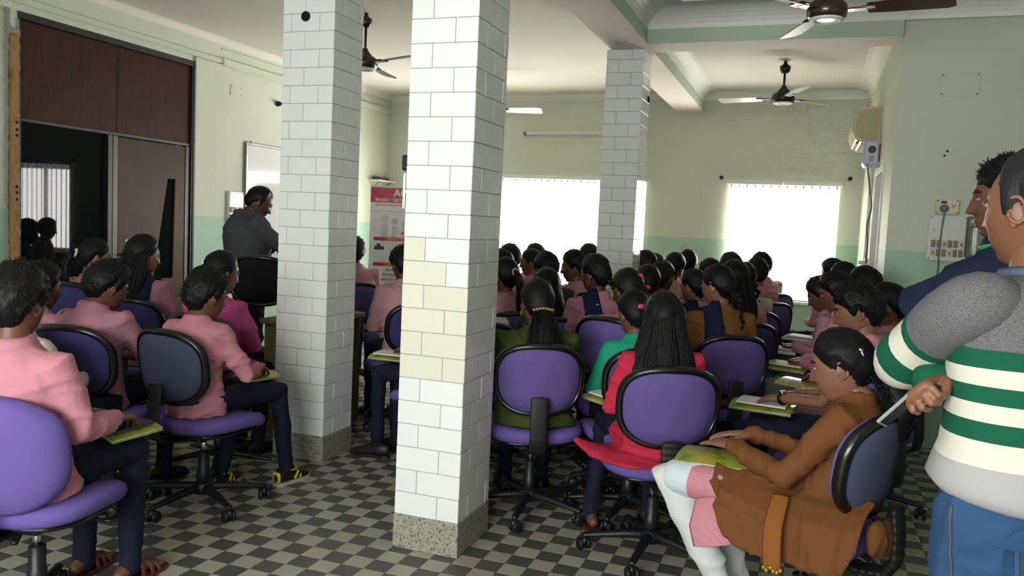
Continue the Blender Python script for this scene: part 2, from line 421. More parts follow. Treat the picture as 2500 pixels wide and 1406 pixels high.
# ---- tiled pillars: every glazed tile is a piece
def glaze(name, col):
    t = NT(name); p = t.coord('Position'); oi = t.n.new('ShaderNodeObjectInfo'); c = lin(col)
    o = t.mix(t.math('MULTIPLY', oi.outputs['Random'], .5), c, tuple(v*.93 for v in c[:3])+(1,))
    o = t.mix(t.math('MULTIPLY', t.math('GREATER_THAN', t.noise(p, 38, 6, .75), .70), .25), o, lin('#8b8d88'))
    t.base(o); t.b.inputs['Roughness'].default_value = .09; t.b.inputs['Specular IOR Level'].default_value = .5
    t.bump(t.noise(p, 7, 2), .10, .02); return t.m
M_gw, M_gb = glaze('white_glazed_tile', '#eef2ef'), glaze('cream_glazed_tile', '#e9e6d3')
t = NT('terrazzo_base'); p = t.coord('Position'); v = t.n.new('ShaderNodeTexVoronoi'); v.inputs['Scale'].default_value = 130; t.link(p, v.inputs['Vector'])
c = t.ramp(v.outputs['Color'], [(0, '#23241f'), (.2, '#8f8e80'), (.45, '#b3b09f'), (1, '#a09d8c')], 'CONSTANT'); t.base(t.mix(t.noise(p, 60, 3), c, lin('#8a8878'))); t.b.inputs['Roughness'].default_value = .5; M_terr = t.m
_tc = {}
def ptile(w, h, m):
    k = (round(w, 4), round(h, 4), m.name)
    if k not in _tc: _tc[k] = mesh('tile', bbox(.0016, w-.0016, 0, .008, .0016, h-.0016, .0012), mats=[m])
    return _tc[k]
def pillar(name, P, splits, top, cream=()):
    x0, x1, y0, y1 = P; d = .008; B, H = .1493, .09948
    o = struct(name, box(x0+.0028, x1-.0028, y0+.0028, y1-.0028, 0, top), M_conc)
    obj('skirting', bbox(x0-.003, x1+.003, y0-.003, y1+.003, 0, B, .003), M_terr, o)
    nrow = int((top-B)/H)+1
    for k in range(nrow):
        row = 20-k; z = B+k*H; h = min(H, top-z)
        if h < .01: continue
        for side, (W, org, rz) in enumerate((((x1-x0), (x0, y0), 0), ((y1-y0), (x1, y0), PI/2), ((x1-x0), (x1, y1), PI), ((y1-y0), (x0, y1), -PI/2))):
            cuts = [0]+[c for c in splits[side % 2][row % 2] if c < W-.01]+[W]
            for i, (a, b) in enumerate(zip(cuts[:-1], cuts[1:])):
                m = M_gb if (side == 0 and (row, i) in cream) else M_gw
                e = .0005*rng.normal()
                q = obj('tile', ptile(b-a, h, m), parent=o)
                q.rotation_euler = (0, 0, rz)
                ca, sa = math.cos(rz), math.sin(rz)
                q.location = (org[0]+ca*a-sa*e, org[1]+sa*a+ca*e, z)
    return o
cream = {(9, 0), (10, 0)} | {(r, i) for r in (11, 12, 13, 14) for i in (0, 1)}
p1 = pillar('pillar', PILLARS[0], ((((.2,)), ((.1,))), ((.1, .3), (.2,))), 2.813, cream)
p2 = pillar('pillar', PILLARS[1], ((((.145,)), ((.055, .24))), ((.1, .28), (.19,))), ZC)
p3 = pillar('pillar', PILLARS[2], ((((.2,)), ((.1,))), ((.1, .3), (.2,))), 2.813)
for o in (p1, p2, p3): o['kind'] = 'structure'
M_black = mat('black_plastic', '#0c0c0d', .4, .2, 30); M_dark = mat('dark_hole', '#060606', .9)
def hole(parent, c, axis, r):
    g = lathe([(r, -.004), (r, .004), (r*.8, .007), (r*.55, .004), (r*.5, -.002)], 16)
    g = xf(g, T(*c)@(R('X', 90) if axis == 'y' else R('Y', 90))); obj('socket_hole', g, M_dark, parent)
q = ony(747, 40, 3.966); hole(p2, (q[0], 3.964, q[2]), 'y', .028)
q = onx(1582, 243, -1.30); hole(p3, (-1.298, q[1], q[2]), 'x', .028)
# ---- partition in the left wall: timber panels, dark glass, door with a slanted slit
def woodmat(name, c1, c2, rough=.35):
    t = NT(name); v = t.coord('Position', (14, 14, 1.1)); n = t.noise(v, 1.6, 6, .65)
    v2 = t.coord('Position', (60, 60, 3)); n2 = t.noise(v2, 2, 4)
    t.base(t.mix(t.math('MULTIPLY', n2, .35), t.ramp(n, [(.25, c1), (.5, c2), (.75, c1)]), lin('#1a100c'))); t.b.inputs['Roughness'].default_value = rough
    t.b.inputs['Specular IOR Level'].default_value = .12; return t.m
M_wood = woodmat('brown_laminate', '#2e1812', '#4a2a1d', .5); M_door = woodmat('door_laminate', '#43301f', '#503b2c', .42); M_fr = mat('dark_timber_frame', '#1a130f', .45, .2, 15); M_fr2 = mat('lighter_timber_stop', '#40372f', .4, .15, 15)
t = NT('tinted_glass'); t.base((.004, .006, .006, 1)); t.b.inputs['Roughness'].default_value = .02; t.b.inputs['Specular IOR Level'].default_value = .16; t.b.inputs['IOR'].default_value = 1.5; M_tint = t.m
XP = XL-.04
part = empty('office_partition', (XP, 5.17, 0)); part['kind'] = 'structure'
def pp(name, y0, y1, z0, z1, x0, x1, m, b=.003, parent=part): return obj(name, bbox(x0, x1, y0-5.17, y1-5.17, z0, z1, b), m, parent)
pp('panel', 4.31, 5.19, 2.01, 2.70, 0, .02, M_wood); pp('panel', 5.193, 6.03, 2.01, 2.70, 0, .02, M_wood)
pp('head_frame', 4.29, 6.05, 2.70, 2.75, -.02, .05, M_fr, .004); pp('rail', 4.31, 6.03, 1.985, 2.012, -.01, .03, M_fr)
pp('post', 4.29, 4.325, 0, 2.70, -.02, .035, M_fr); pp('post', 6.02, 6.05, 0, 2.70, -.02, .045, M_fr)
pp('post', 5.10, 5.145, 0, 1.985, -.02, .03, M_fr); pp('post', 5.15, 5.20, 0, 1.985, -.02, .03, M_fr2); pp('post', 5.965, 6.02, 0, 1.985, -.02, .03, M_fr)
gl = obj('glass_pane', xf(bbox(-.003, .003, -.388, .388, .75, 1.985, .001), T(.006, -.457, 0)@R('Z', 3.3)), M_tint, part); pp('lower_panel', 4.325, 5.10, .05, .75, 0, .015, M_wood)
dz0, dz1 = .012, 1.975; ys, ye = 5.205, 5.96
slit = [(5.637, 1.017), (5.60, .80), (5.83, .80), (5.85, 1.68), (5.756, 1.68)]   # left edge leans
door = struct('door_1', join(prism([(ys, dz0), (ye, dz0), (ye, .80), (ys, .80)], XP-.01, XP+.025), prism([(ys, 1.68), (ye, 1.68), (ye, dz1), (ys, dz1)], XP-.01, XP+.025),
    prism([(ys, .80), (5.60, .80), (5.637, 1.017), (5.756, 1.68), (ys, 1.68)], XP-.01, XP+.025), prism([(5.83, .80), (ye, .80), (ye, 1.68), (5.85, 1.68)], XP-.01, XP+.025)), M_door)
obj('pane', prism([(5.60, .80), (5.83, .80), (5.85, 1.68), (5.756, 1.68), (5.637, 1.017)], XP+.002, XP+.008), M_tint, door)
hd = join(tube([(XP+.025, 5.24, 1.02), (XP+.065, 5.24, 1.02)], .009, 10), tube([(XP+.065, 5.24, 1.02), (XP+.065, 5.33, 1.02)], .008, 10)); obj('door_handle', hd, mat('steel', '#b5b5b0', .25, .05, 20, metal=1), door, True)
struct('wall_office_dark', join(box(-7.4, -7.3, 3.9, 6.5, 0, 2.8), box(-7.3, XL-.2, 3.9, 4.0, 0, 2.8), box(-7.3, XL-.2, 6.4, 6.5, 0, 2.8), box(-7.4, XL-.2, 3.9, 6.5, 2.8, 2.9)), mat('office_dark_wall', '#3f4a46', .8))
# rough stone-ochre post strip between wall and partition
t = NT('ochre_cracked_post'); p = t.coord('Position', (1, 1, .5)); n = t.noise(p, 9, 5, .7)
t.base(t.ramp(n, [(.3, '#7d5a33'), (.5, '#a07a45'), (.7, '#6d4a2b')])); t.b.inputs['Roughness'].default_value = .7; t.bump(t.noise(p, 40, 4), .4, .006); M_ochre = t.m
post = struct('trim_14', join(bbox(XL-.03, XL+.035, 4.215, 4.285, 0, 2.58, .012)), M_ochre)
for z in (1.97, 1.92, 1.88, 1.52, 1.48, 1.43): obj('nail_hole', ell((XL+.035, 4.258, z), (.004, .011, .011), 10, 6), M_dark, post)
obj('plaster_edge', wrinkle(weld(join(box(XL-.01, XL+.02, 4.19, 4.216, 0, 2.75), box(XL-.01, XL+.02, 4.216, 4.29, 2.58, 2.62), box(XL-.01, XL+.02, 4.284, 4.296, .2, 2.7)), .012, 1), .006, 55, 3), mat('dirty_plaster', '#8f9284', .8, .3, 30), post)
# door in the bay's side wall
M_wd = mat('pale_door_paint', '#b9bdb2', .45, .05, 8)
dr = struct('door_2', join(box(XS+.12, XS+.16, 6.95, 7.65, .01, 1.97)), M_wd)
for y0, y1 in ((6.9, 6.95), (7.65, 7.70)): obj('door_frame', bbox(XS-.012, XS+.2, y0, y1, 0, 2.02, .004), M_white, dr)
obj('door_frame', bbox(XS-.012, XS+.2, 6.95, 7.65, 1.97, 2.02, .004), M_white, dr)
for z0, z1 in ((.15, .9), (1.02, 1.85)): obj('panel', bbox(XS+.11, XS+.121, 7.05, 7.55, z0, z1, .008), M_wd, dr)
obj('door_handle', tube([(XS+.12, 7.02, 1.0), (XS+.08, 7.02, 1.0), (XS+.08, 7.12, 1.0)], .008, 8), mat('steel', '#b5b5b0'), dr, True)
# ================================================================== things on walls and ceiling
M_cream = mat('yellowed_plastic', '#c9bd8c', .35, .08, 10, coat=.2); M_board = mat('switchboard_laminate', '#d8d8d4', .3, .04, 10)
M_brownsw = mat('aged_switch', '#8d7a66', .5, .25, 60); M_creamsw = mat('cream_switch', '#d8cbb0', .45, .1, 40); M_screw = mat('screw', '#5b574e', .4, metal=.6)
M_grey = mat('grey_cable', '#6f7170', .5); M_chrome = mat('chrome', '#d6d8da', .12, .02, 5, metal=1)
# --- left wall
sb = empty('switchboard', (XL, 6.62, 1.30)); tag(sb, 'small white switchboard with brown switches beside the whiteboard', 'switchboard')
obj('plate', bbox(0, .035, -.105, .105, 0, .31, .004), M_board, sb)
for i, y in enumerate((-.07, 0, .07)):
    for j, z in enumerate((.035, .105)):
        obj('switch', bbox(.035, .046, y-.028, y+.028, z, z+.055, .005), M_creamsw if i == 1 else M_brownsw, sb)
for y, z in ((-.09, .29), (.09, .29), (-.09, .018)): obj('screw', ell((.036, y, z), (.003, .006, .006), 8, 5), M_screw, sb)
wb = empty('whiteboard', (XL, 7.75, 1.0)); tag(wb, 'white marker board in aluminium frame on the wall behind the speaker', 'whiteboard')
t = NT('marker_board'); t.base(lin('#eef0ee')); t.b.inputs['Roughness'].default_value = .12; t.b.inputs['Coat Weight'].default_value = .5; M_wb = t.m
obj('surface', bbox(.008, .02, -.97, .97, .02, 1.09, .001), M_wb, wb)
M_al = mat('aluminium', '#9a9b98', .35, .05, 10, metal=.8)
for g in (bbox(0, .03, -.99, -.965, 0, 1.11, .004), bbox(0, .03, .965, .99, 0, 1.11, .004), bbox(0, .03, -.965, .965, 0, .025, .004), bbox(0, .03, -.965, .965, 1.085, 1.11, .004)): obj('frame', g, M_al, wb)
for y in (-.93, -.3, .3): obj('clip', bbox(.028, .036, y-.01, y+.01, 1.10, 1.125, .002), M_screw, wb)
o = obj('wall_plate', join(bbox(0, .006, -.085, .085, 0, .095, .002)), M_wall, loc=(XL, 6.62, 2.535)); tag(o, 'painted over square junction plate high above the small switchboard', 'cover plate')
for y, z in ((-.07, .08), (.07, .08), (-.07, .015), (.07, .015)): obj('screw', ell((.007, y, z), (.002, .005, .005), 8, 5), M_screw, o)
o = obj('lamp_socket', join(lathe([(.028, 0), (.028, .02), (.018, .05), (.018, .06), (.01, .062)], 14)), M_black, loc=(XL, 7.27, 2.56), smooth=True); o.rotation_euler = (0, PI/2, 0); tag(o, 'black lamp holder on the green wall above the whiteboard', 'lamp holder')
sh = empty('wall_shelf', (XL, 9.45, 1.89)); tag(sh, 'small white wall shelf on wire brackets in the far corner', 'shelf')
obj('board', bbox(0, .14, -.24, .24, 0, .02, .003), M_white, sh)
for y in (-.16, .12): obj('bracket', tube([(.005, y, -.1), (.03, y, -.06), (.1, y, -.012), (.13, y, 0)], .006, 8), M_grey, sh, True)
dv = empty('set_top_box', (XL+.07, 9.40, 1.912)); tag(dv, 'brown flat device lying on the small corner wall shelf', 'device')
obj('case', bbox(-.05, .05, -.13, .13, .002, .035, .006), mat('brown_device', '#4a3a2e', .5), dv); obj('antenna', tube([(-.03, .1, .03), (-.03, .16, .055)], .004, 6), M_black, dv)
# --- far wall
tl = empty('tube_light', (-2.82, YF, 2.553)); tag(tl, 'unlit fluorescent tube light on the far wall above the wide window', 'tube light')
obj('batten', bbox(-.62, .62, -.03, 0, -.012, .03, .004), M_white, tl); obj('tube', tube([(-.6, -.045, 0), (.6, -.045, 0)], .013, 12), mat('tube_glass', '#dadad0', .2), tl, True)
for x in (-.6, .6): obj('lamp_holder', bbox(x-.018, x+.018, -.062, 0, -.02, .022, .004), mat('old_holder', '#7a7568', .5), tl)
for (px, py), lb in (((1762, 434), 'curtain rod knob left above the far window beside the air conditioner'), ((2075, 437), 'curtain rod knob nearest the air conditioner on the far wall')):
    q = ony(px, py, YF); o = obj('curtain_knob', xf(lathe([(.022, 0), (.022, .008), (.01, .012), (.01, .05), (.02, .055), (.02, .07), (.006, .075)], 12), R('X', 90)), M_black, loc=(q[0], YF, q[2]), smooth=True); tag(o, lb, 'curtain bracket')
# --- side wall of the bay: air conditioner, stabiliser, cable
ac = empty('air_conditioner', (XS, 8.02, 2.26)); tag(ac, 'yellowed split air conditioner high on the bay side wall', 'air conditioner')
pr = [(0, 0), (-.12, -.005), (-.19, .03), (-.215, .09), (-.21, .2), (-.18, .275), (-.13, .305), (0, .31)]
obj('body', prism(pr[::-1], -.3, .52, 'y'), M_cream, ac)
ins = [(x*.86-.012, z*.84+.03) for x, z in pr]
obj('end_cap', prism(ins[::-1], -.31, -.298, 'y'), mat('yellowed_plastic_dark', '#b3a677', .35, .06, 10, coat=.2), ac)
for k in range(3): obj('louvre', bbox(-.185+.045*k, -.165+.045*k, -.27, .49, -.008, .006, .002), mat('louvre_dark', '#3a362c', .5), ac)
obj('front_grille', bbox(-.221, -.213, -.27, .49, .09, .2, .003), M_cream, ac)
sta = empty('voltage_stabiliser', (XS, 7.55, 2.03)); tag(sta, 'lilac grey voltage stabiliser box under the air conditioner', 'stabiliser')
rr = [(-.13, .04), (-.11, .01), (-.07, 0), (-.03, 0), (0, .02), (0, .23), (-.13, .23)]
obj('case', prism(rr[::-1], -.05, .17, 'y'), mat('lilac_plastic', '#a9aab8', .35, .05, 10), sta)
obj('face_panel', prism([(x*.7-.02, z*.78+.03) for x, z in rr][::-1], -.056, -.049, 'y'), mat('pale_lilac', '#bfc0cc', .35), sta)
obj('meter', xf(lathe([(.03, 0), (.03, .006), (.024, .008)], 14), T(-.065, -.056, .15)@R('X', 90)), M_black, sta)
obj('red_trim', bbox(-.012, .0, -.058, .17, .05, .2, .004), mat('red_plastic', '#8e2f33', .4), sta)
for k in range(4): obj('vent_slot', box(-.085, -.045, -.0575, -.056, .05+.014*k, .056+.014*k), M_grey, sta)
def cable(name, pts, r, label, m=M_grey):
    P = [Vector(p) for p in pts]; Q = []
    for i in range(len(P)-1):
        p0, p1, p2, p3 = P[max(0, i-1)], P[i], P[i+1], P[min(len(P)-1, i+2)]
        for k in range(6):
            u = k/6; Q.append(.5*((2*p1)+(p2-p0)*u+(2*p0-5*p1+4*p2-p3)*u*u+(3*p1-p0-3*p2+p3)*u**3))
    Q.append(P[-1]); o = obj(name, tube([tuple(q) for q in Q], r, 7), m, smooth=True); tag(o, label, 'cable'); return o
xc = XS-.03
cable('power_cable', [(XS-.09, 7.5, 2.05), (xc-.02, 7.62, 1.85), (xc, 7.58, 1.7), (xc-.01, 7.8, 1.55), (xc, 7.72, 1.4), (XS-.02, 7.9, 1.22)], .007, 'thin grey cable hanging from the stabiliser to the wall socket')
so = empty('wall_socket', (XS, 7.95, 1.16)); tag(so, 'small white socket box beside the bay door at dado height', 'socket')
obj('box', bbox(-.03, 0, -.05, .05, 0, .1, .004), M_white, so); obj('plug', tube([(-.03, 0, .06), (-.06, 0, .06)], .018, 10), M_white, so, True)
so = empty('wall_socket', (XS, 7.78, 1.02)); tag(so, 'grey metal junction box low beside the bay door', 'socket'); obj('box', bbox(-.04, 0, -.07, .07, 0, .12, .004), mat('grey_box', '#9a9d98', .5), so); obj('switch', bbox(-.046, -.04, -.02, .02, .04, .08, .002), M_brownsw, so)
o = obj('conduit', join(bbox(XS-.03, XS, 8.12, 8.16, 1.0, 2.26, .004)), M_white); tag(o, 'white vertical cable conduit below the air conditioner', 'conduit'); 
# --- wall with the large switchboard
sk = empty('wall_socket', (.858, YS, 1.62)); tag(sk, 'cream double socket with a grey plug above the large switchboard', 'socket')
obj('plate', bbox(-.072, .072, -.035, 0, 0, .1, .005), M_creamsw, sk)
obj('plug', join(tube([(-.022, -.035, .038), (-.022, -.07, .038)], .026, 14)), M_grey, sk, True); obj('rocker_switch', bbox(-.04, -.006, -.041, -.035, .072, .088, .002), M_black, sk)
for x, z in ((-.06, .09), (.06, .09), (.06, .012), (-.06, .012)): obj('screw', ell((x, -.036, z), (.005, .003, .005), 8, 5), M_screw, sk)
for x, z in ((.03, .06), (.045, .06), (.037, .045)): obj('pin_hole', ell((x, -.0355, z), (.004, .002, .004), 8, 5), M_dark, sk)
sb = empty('switchboard', (.875, YS, 1.303)); tag(sb, 'large white switchboard with two rows of brown switches', 'switchboard')
obj('plate', bbox(-.12, .12, -.03, 0, 0, .31, .004), M_board, sb)
for i in range(6):
    for j in range(2):
        x = -.085+.034*i; z = .03+.062*j
        s_ = obj('switch', bbox(x-.013, x+.013, -.038, -.03, z, z+.05, .003), M_brownsw if (i+j) % 3 else M_creamsw, sb); obj('rocker', bbox(x-.006, x+.006, -.043, -.038, z+.012, z+.036, .002), M_brownsw, s_)
for x, z in ((-.105, .295), (.105, .295), (-.105, .016), (.105, .016)): obj('screw', ell((x, -.031, z), (.005, .003, .005), 8, 5), M_screw, sb)
obj('indicator_lamp', ell((-.09, -.031, .21), (.009, .006, .009), 10, 6), mat('pale_lamp', '#c6c6c0', .3), sb)
cable('plug_cable', [(.836, YS-.07, 1.655), (.836, YS-.062, 1.60), (.83, YS-.055, 1.5), (.828, YS-.05, 1.35), (.832, YS-.03, 1.2), (.83, YS-.02, .9), (.83, YS-.02, .45)], .005, 'grey cable running down from the plug across the large switchboard')
em = empty('emergency_light', (1.05, YS, 1.33)); tag(em, 'silver upright emergency lamp hung beside the large switchboard', 'lamp')
obj('housing', bbox(-.07, .07, -.06, 0, 0, .28, .012), mat('grey_metal', '#7d8180', .3, .05, 8, metal=.6), em)
obj('reflector', bbox(-.05, .05, -.064, -.058, .02, .21, .003), M_chrome, em); obj('tube', tube([(-.015, -.075, .03), (-.015, -.075, .2)], .012, 10), mat('lamp_tube', '#e3e6e6', .2), em, True)
obj('handle', tube([(-.035, -.066, .245), (.035, -.066, .245)], .012, 10), mat('lamp_tube', '#e3e6e6'), em, True)
o = obj('wall_plate', bbox(-.12, .12, -.006, 0, 0, .158, .002), M_wall, loc=(.874, YS, 2.412)); tag(o, 'painted over rectangular cover plate high above the large switchboard', 'cover plate')
for x, z in ((-.105, .142), (.105, .142), (-.105, .016), (.105, .016)): obj('screw', ell((x, -.007, z), (.005, .002, .005), 8, 5), M_screw, o)
for px, py, lb in ((2306, 380, 'lower of two dark nail holes in the wall above the socket'), (2313, 369, 'upper of two dark nail holes in the wall above the socket')):
    q = ony(px, py, YS); o = obj('nail_stub', ell((0, 0, 0), (.009, .012, .006), 10, 6), M_dark, loc=(q[0], YS, q[2])); tag(o, lb, 'nail')
# --- bracket on the left face of the front pillar
br = empty('pillar_bracket', (-1.605, 3.11, 1.46)); tag(br, 'black and white cable bracket on the front pillar edge', 'bracket')
obj('holder', bbox(-.03, 0, -.02, .05, .16, .225, .006), M_black, br); obj('plate', bbox(-.022, 0, -.02, .07, 0, .15, .004), M_white, br); obj('edge_strip', bbox(-.006, .002, -.0235, -.018, .004, .066, .001), M_black, br); obj('edge_strip', bbox(-.006, .002, -.0235, -.018, .078, .15, .001), M_black, br)
# --- ceiling fans
def fan(loc, zc, ang, m_body, m_blade, label, blade_pitch=11):
    f = empty('ceiling_fan', loc); tag(f, label, 'ceiling fan', 'ceiling fans')
    top = zc-loc[2]
    obj('hook_canopy', join(lathe([(.012, top), (.02, top-.03), (.05, top-.05), (.045, top-.09), (.03, top-.11), (.014, top-.115)], 16)), m_body, f, True)
    obj('down_rod', tube([(0, 0, top-.1), (0, 0, .06)], .011, 10, round_=False), m_body, f, True)
    obj('lower_cup', lathe([(.014, .12), (.02, .115), (.035, .085), (.06, .06), (.03, .055)], 18), m_body, f, True)
    obj('motor', lathe([(.03, .06), (.075, .052), (.1, .03), (.104, .0), (.1, -.03), (.08, -.045), (.04, -.048)], 28), m_body, f, True)
    obj('motor_ring', lathe([(.086, -.037), (.088, -.048), (.07, -.054), (.05, -.05), (.052, -.044)], 28), M_white, f, True)
    for k in range(3):
        a = ang+k*120
        M = R('Z', a)@T(0, 0, .0)
        obj('blade_iron', xf(join(bbox(.09, .2, -.03, .03, -.006, .002, .002), bbox(.18, .24, -.045, .045, -.004, .004, .002)), M), m_body, f)
        out = [(.2, -.05), (.3, -.058), (.56, -.066), (.6, -.05), (.605, .05), (.57, .066), (.3, .056), (.2, .048)]
        b = xf(prism(out, -.0025, .0025, 'z'), M@R('X', blade_pitch)); obj('blade', b, m_blade, f)
    return f
M_brown = mat('brown_enamel', '#3a2420', .3, .1, 15, coat=.4); M_bladew = mat('white_enamel', '#d7d6d0', .25, .05, 10, coat=.4); M_bladeb = mat('brown_blade', '#4a2e2a', .3, .1, 15, coat=.3); M_gb2 = mat('dark_grey_blade', '#4b463e', .4, .1, 15)
fan((0.0, 4.70, 2.615), ZC, -10, M_brown, M_bladeb, 'brown ceiling fan with white ring nearest the camera, top right', -14)
fan((-.325, 8.07, 2.70), ZC, -72, mat('black_rod', '#1d1b1a', .4), M_bladew, 'white bladed ceiling fan over the bay in front of the far window')
fan((-3.44, 5.82, 2.645), ZC, -22, M_brown, M_gb2, 'dark brown ceiling fan half hidden by the left pillar')
fq = onz(1192, 268, 2.66)
fan((fq[0], fq[1], 2.66), ZC, 8, M_brown, M_bladew, 'ceiling fan hidden behind the front pillar with one pale blade showing', -20)
# --- roll-up banner
bn = empty('roll_up_banner', (-4.74+.21, 8.235+.05, 0), -math.radians(-16)); tag(bn, 'red and white roll-up training banner standing in the far corner', 'banner')
bn.rotation_euler = (0, 0, math.radians(18)); BW, BH = .76, 1.77
bn.location = (-4.735, 8.235, 0)
M_bw = mat('banner_vinyl', '#d9d6d6', .3, .03, 3, coat=.2); M_red = mat('banner_red', '#b5122c', .35, .05, 5); M_or = mat('banner_orange', '#d98a2b', .4, .05, 5); M_bk = mat('banner_ink', '#5a2c3a', .6); M_gr = mat('banner_grey', '#c9c6c4', .5, .03, 5); M_green2 = mat('banner_green_ink', '#3a6650', .6)
obj('sheet', box(0, BW, -.002, .002, .06, BH), M_bw, bn); obj('base_case', bbox(-.02, BW+.02, -.06, .06, 0, .06, .008), M_al, bn); obj('top_rail', bbox(0, BW, -.01, .01, BH, BH+.022, .004), M_al, bn)
def strip(name, x0, x1, z0, z1, m, y=-.004): return obj(name, box(x0, x1, y, -.002, z0, z1), m, bn)
strip('red_band', .0, BW, 1.60, BH-.005, M_red); strip('grey_line', 0, BW, 1.50, 1.507, M_gr)
for z in (1.165, .875, .605): strip('red_band', .05, BW-.03, z, z+.04, M_red)
def text(s, x, z, size, m, nm='lettering', al='LEFT', bold=0, y=-.005):
    c = bpy.data.curves.new(nm, 'FONT'); c.body = s; c.size = size; c.extrude = .0004; c.align_x = al; c.offset = bold; c.materials.append(m)
    q = bpy.data.objects.new('txt', c); TMP.collection.objects.link(q); TMP.view_layers[0].update()
    me = bpy.data.meshes.new_from_object(q.evaluated_get(TMP.view_layers[0].depsgraph)); bpy.data.objects.remove(q)
    if not me.materials: me.materials.append(m)
    o = obj(nm, me, parent=bn); o.location = (x, y, z); o.rotation_euler = (PI/2, 0, 0); return o
text('AC', .265, 1.675, .115, M_bw, bold=.004); text('BHARAT CERTIFIED TRA', .055, 1.615, .046, M_bw, bold=.001); strip('pink_line', .06, BW-.05, 1.562, 1.585, mat('banner_pink_ink', '#d3a3a8', .6))
text('WHAT IS', .20, 1.169, .048, M_or, bold=.002); text('TOPICS', .17, .879, .048, M_or, bold=.002); text('DURATION', .12, .609, .048, M_or, bold=.002)
for s, x, z, m in (('JAVA &', .20, .82, M_bk), ('ANDROID', .16, .765, M_bk), ('ASP.NET WITH', .14, .71, M_bk), ('Embedded', .2, .655, M_green2)): text(s, x, z, .042, m)
for z, a, b in ((1.015, .2, .5), (.975, .05, .5), (.945, .15, .5), (.92, .1, .5)): strip('printed_line', a, b, z, z+.012, M_gr)
# printed grey figures and a red running figure, a small photo print
for i, (x, s_) in enumerate(((.17, 1.0), (.29, .93), (.40, .85))):
    zt = 1.46-.03*i; r = .045*s_
    obj('printed_figure', join(xf(lathe([(r, -.0012), (r, 0)], 20), T(x, -.0025, zt-r)@R('X', 90)), box(x-.04*s_, x+.04*s_, -.0035, -.002, zt-.24*s_, zt-.10*s_), box(x-.036*s_, x-.008, -.0035, -.002, zt-.42*s_*.8, zt-.235*s_), box(x+.008, x+.036*s_, -.0035, -.002, zt-.42*s_*.8, zt-.235*s_)), M_gr, bn)
def bar(x0, z0, x1, z1, w):
    d = nrm((x1-x0, z1-z0)); n_ = (-d[1]*w, d[0]*w); return prism([(x0+n_[0], z0+n_[1]), (x0-n_[0], z0-n_[1]), (x1-n_[0], z1-n_[1]), (x1+n_[0], z1+n_[1])], -.0045, -.002, 'y')
obj('printed_runner', join(bar(.36, 1.25, .50, 1.30, .012), bar(.50, 1.30, .50, 1.38, .014), bar(.50, 1.30, .56, 1.22, .012), bar(.50, 1.37, .43, 1.34, .009), bar(.50, 1.37, .57, 1.40, .009)), M_red, bn)
obj('printed_photo', join(box(.06, .17, -.0035, -.002, 1.06, 1.10), box(.085, .13, -.0035, -.002, 1.10, 1.13)), mat('banner_photo', '#3d3034', .5), bn)
# ================================================================== chairs
M_pur = fabric('purple_upholstery', '#6c5ba2', 700, .10); M_purd = fabric('purple_upholstery_rear', '#635390', 700, .10); M_sh = fabric('grey_blue_rear_panel', '#454c63', 700, .10); M_navy_c = fabric('dark_blue_rear_panel', '#3a3668', 700, .1)
M_rim = mat('black_rim_plastic', '#0b0b0d', .28, .2, 30, coat=.2); M_bar = mat('black_bar', '#121212', .6, .2, 30); M_base = mat('chair_base_plastic', '#15171a', .45, .25, 40); M_mech = mat('mechanism_black', '#101010', .5)
def sup(n, a, b, e=2.6, egg=0.0):
    t = np.arange(n)/n*2*PI; c, s_ = np.cos(t), np.sin(t)
    x = np.sign(c)*np.abs(c)**(2/e)*a; z = np.sign(s_)*np.abs(s_)**(2/e)*b
    return x*(1+egg*z/b), z
BT = math.radians(9)     # backrest recline
def back_pts(x, z, y): # backrest frame -> chair frame
    return np.stack([x, -.235-z*math.sin(BT)+y*math.cos(BT)+.06*(x/.22)**2, .705+z*math.cos(BT)+y*math.sin(BT)], 1)
def pad(n, scales, a, b, egg=.03):
    rings = []
    for k, y in scales:
        x, z = sup(n, a*k, b*k, 2.7, egg); rings.append(back_pts(x, z, np.full(n, y)))
    return loft(rings)
_n = 36
G_seat = loft([np.stack([x*k, y*k+.02, zz-.035*np.clip((y*k)/.23, 0, 1)**2+.012*(x*k/.24)**2], 1) for k, zz in ((.82, .388), (.95, .392), (1.0, .405), (1.02, .425), (1.0, .443), (.93, .455), (.6, .458), (.1, .456)) for x, y in [sup(_n, .238, .228, 3.0)]])
G_pan = loft([np.stack([x*k, y*k+.02, np.full(_n, zz)-.03*np.clip((y*k)/.23, 0, 1)**2], 1) for k, zz in ((.5, .366), (.8, .37), (.9, .38), (.9, .392)) for x, y in [sup(_n, .235, .225, 3.0)]])
G_front = pad(_n, ((.97, .0), (1.0, .012), (.98, .034), (.9, .045), (.5, .040), (.08, .036)), .200, .163)
G_rear = pad(_n, ((.08, -.030), (.6, -.028), (.93, -.020), (.955, -.008), (.95, .0)), .200, .163)
_x, _z = sup(48, .200, .163, 2.7, .03)
_ring = np.concatenate([back_pts(_x, _z, np.zeros(48)), back_pts(_x[:1], _z[:1], np.zeros(1))])
def ringtube(P, r, n=10):
    P = P[:-1]; m = len(P); c = P.mean(0); rings = []
    tg = np.roll(P, -1, 0)-np.roll(P, 1, 0); ang = np.arange(n)/n*2*PI
    nb = nrm((0, math.cos(BT), math.sin(BT)))
    for k in range(m):
        t_ = nrm(tg[k]); u = nrm(np.cross(t_, nb)); rings.append(P[k]+np.outer(np.cos(ang)*r, u)+np.outer(np.sin(ang)*r*1.35, nb))
    V = np.concatenate(rings); f = []
    for k in range(m):
        a, b = k*n, ((k+1) % m)*n
        for i in range(n): f.append((a+i, a+(i+1) % n, b+(i+1) % n, b+i))
    return V, [q[::-1] for q in f]
G_rim = ringtube(_ring, .0165)
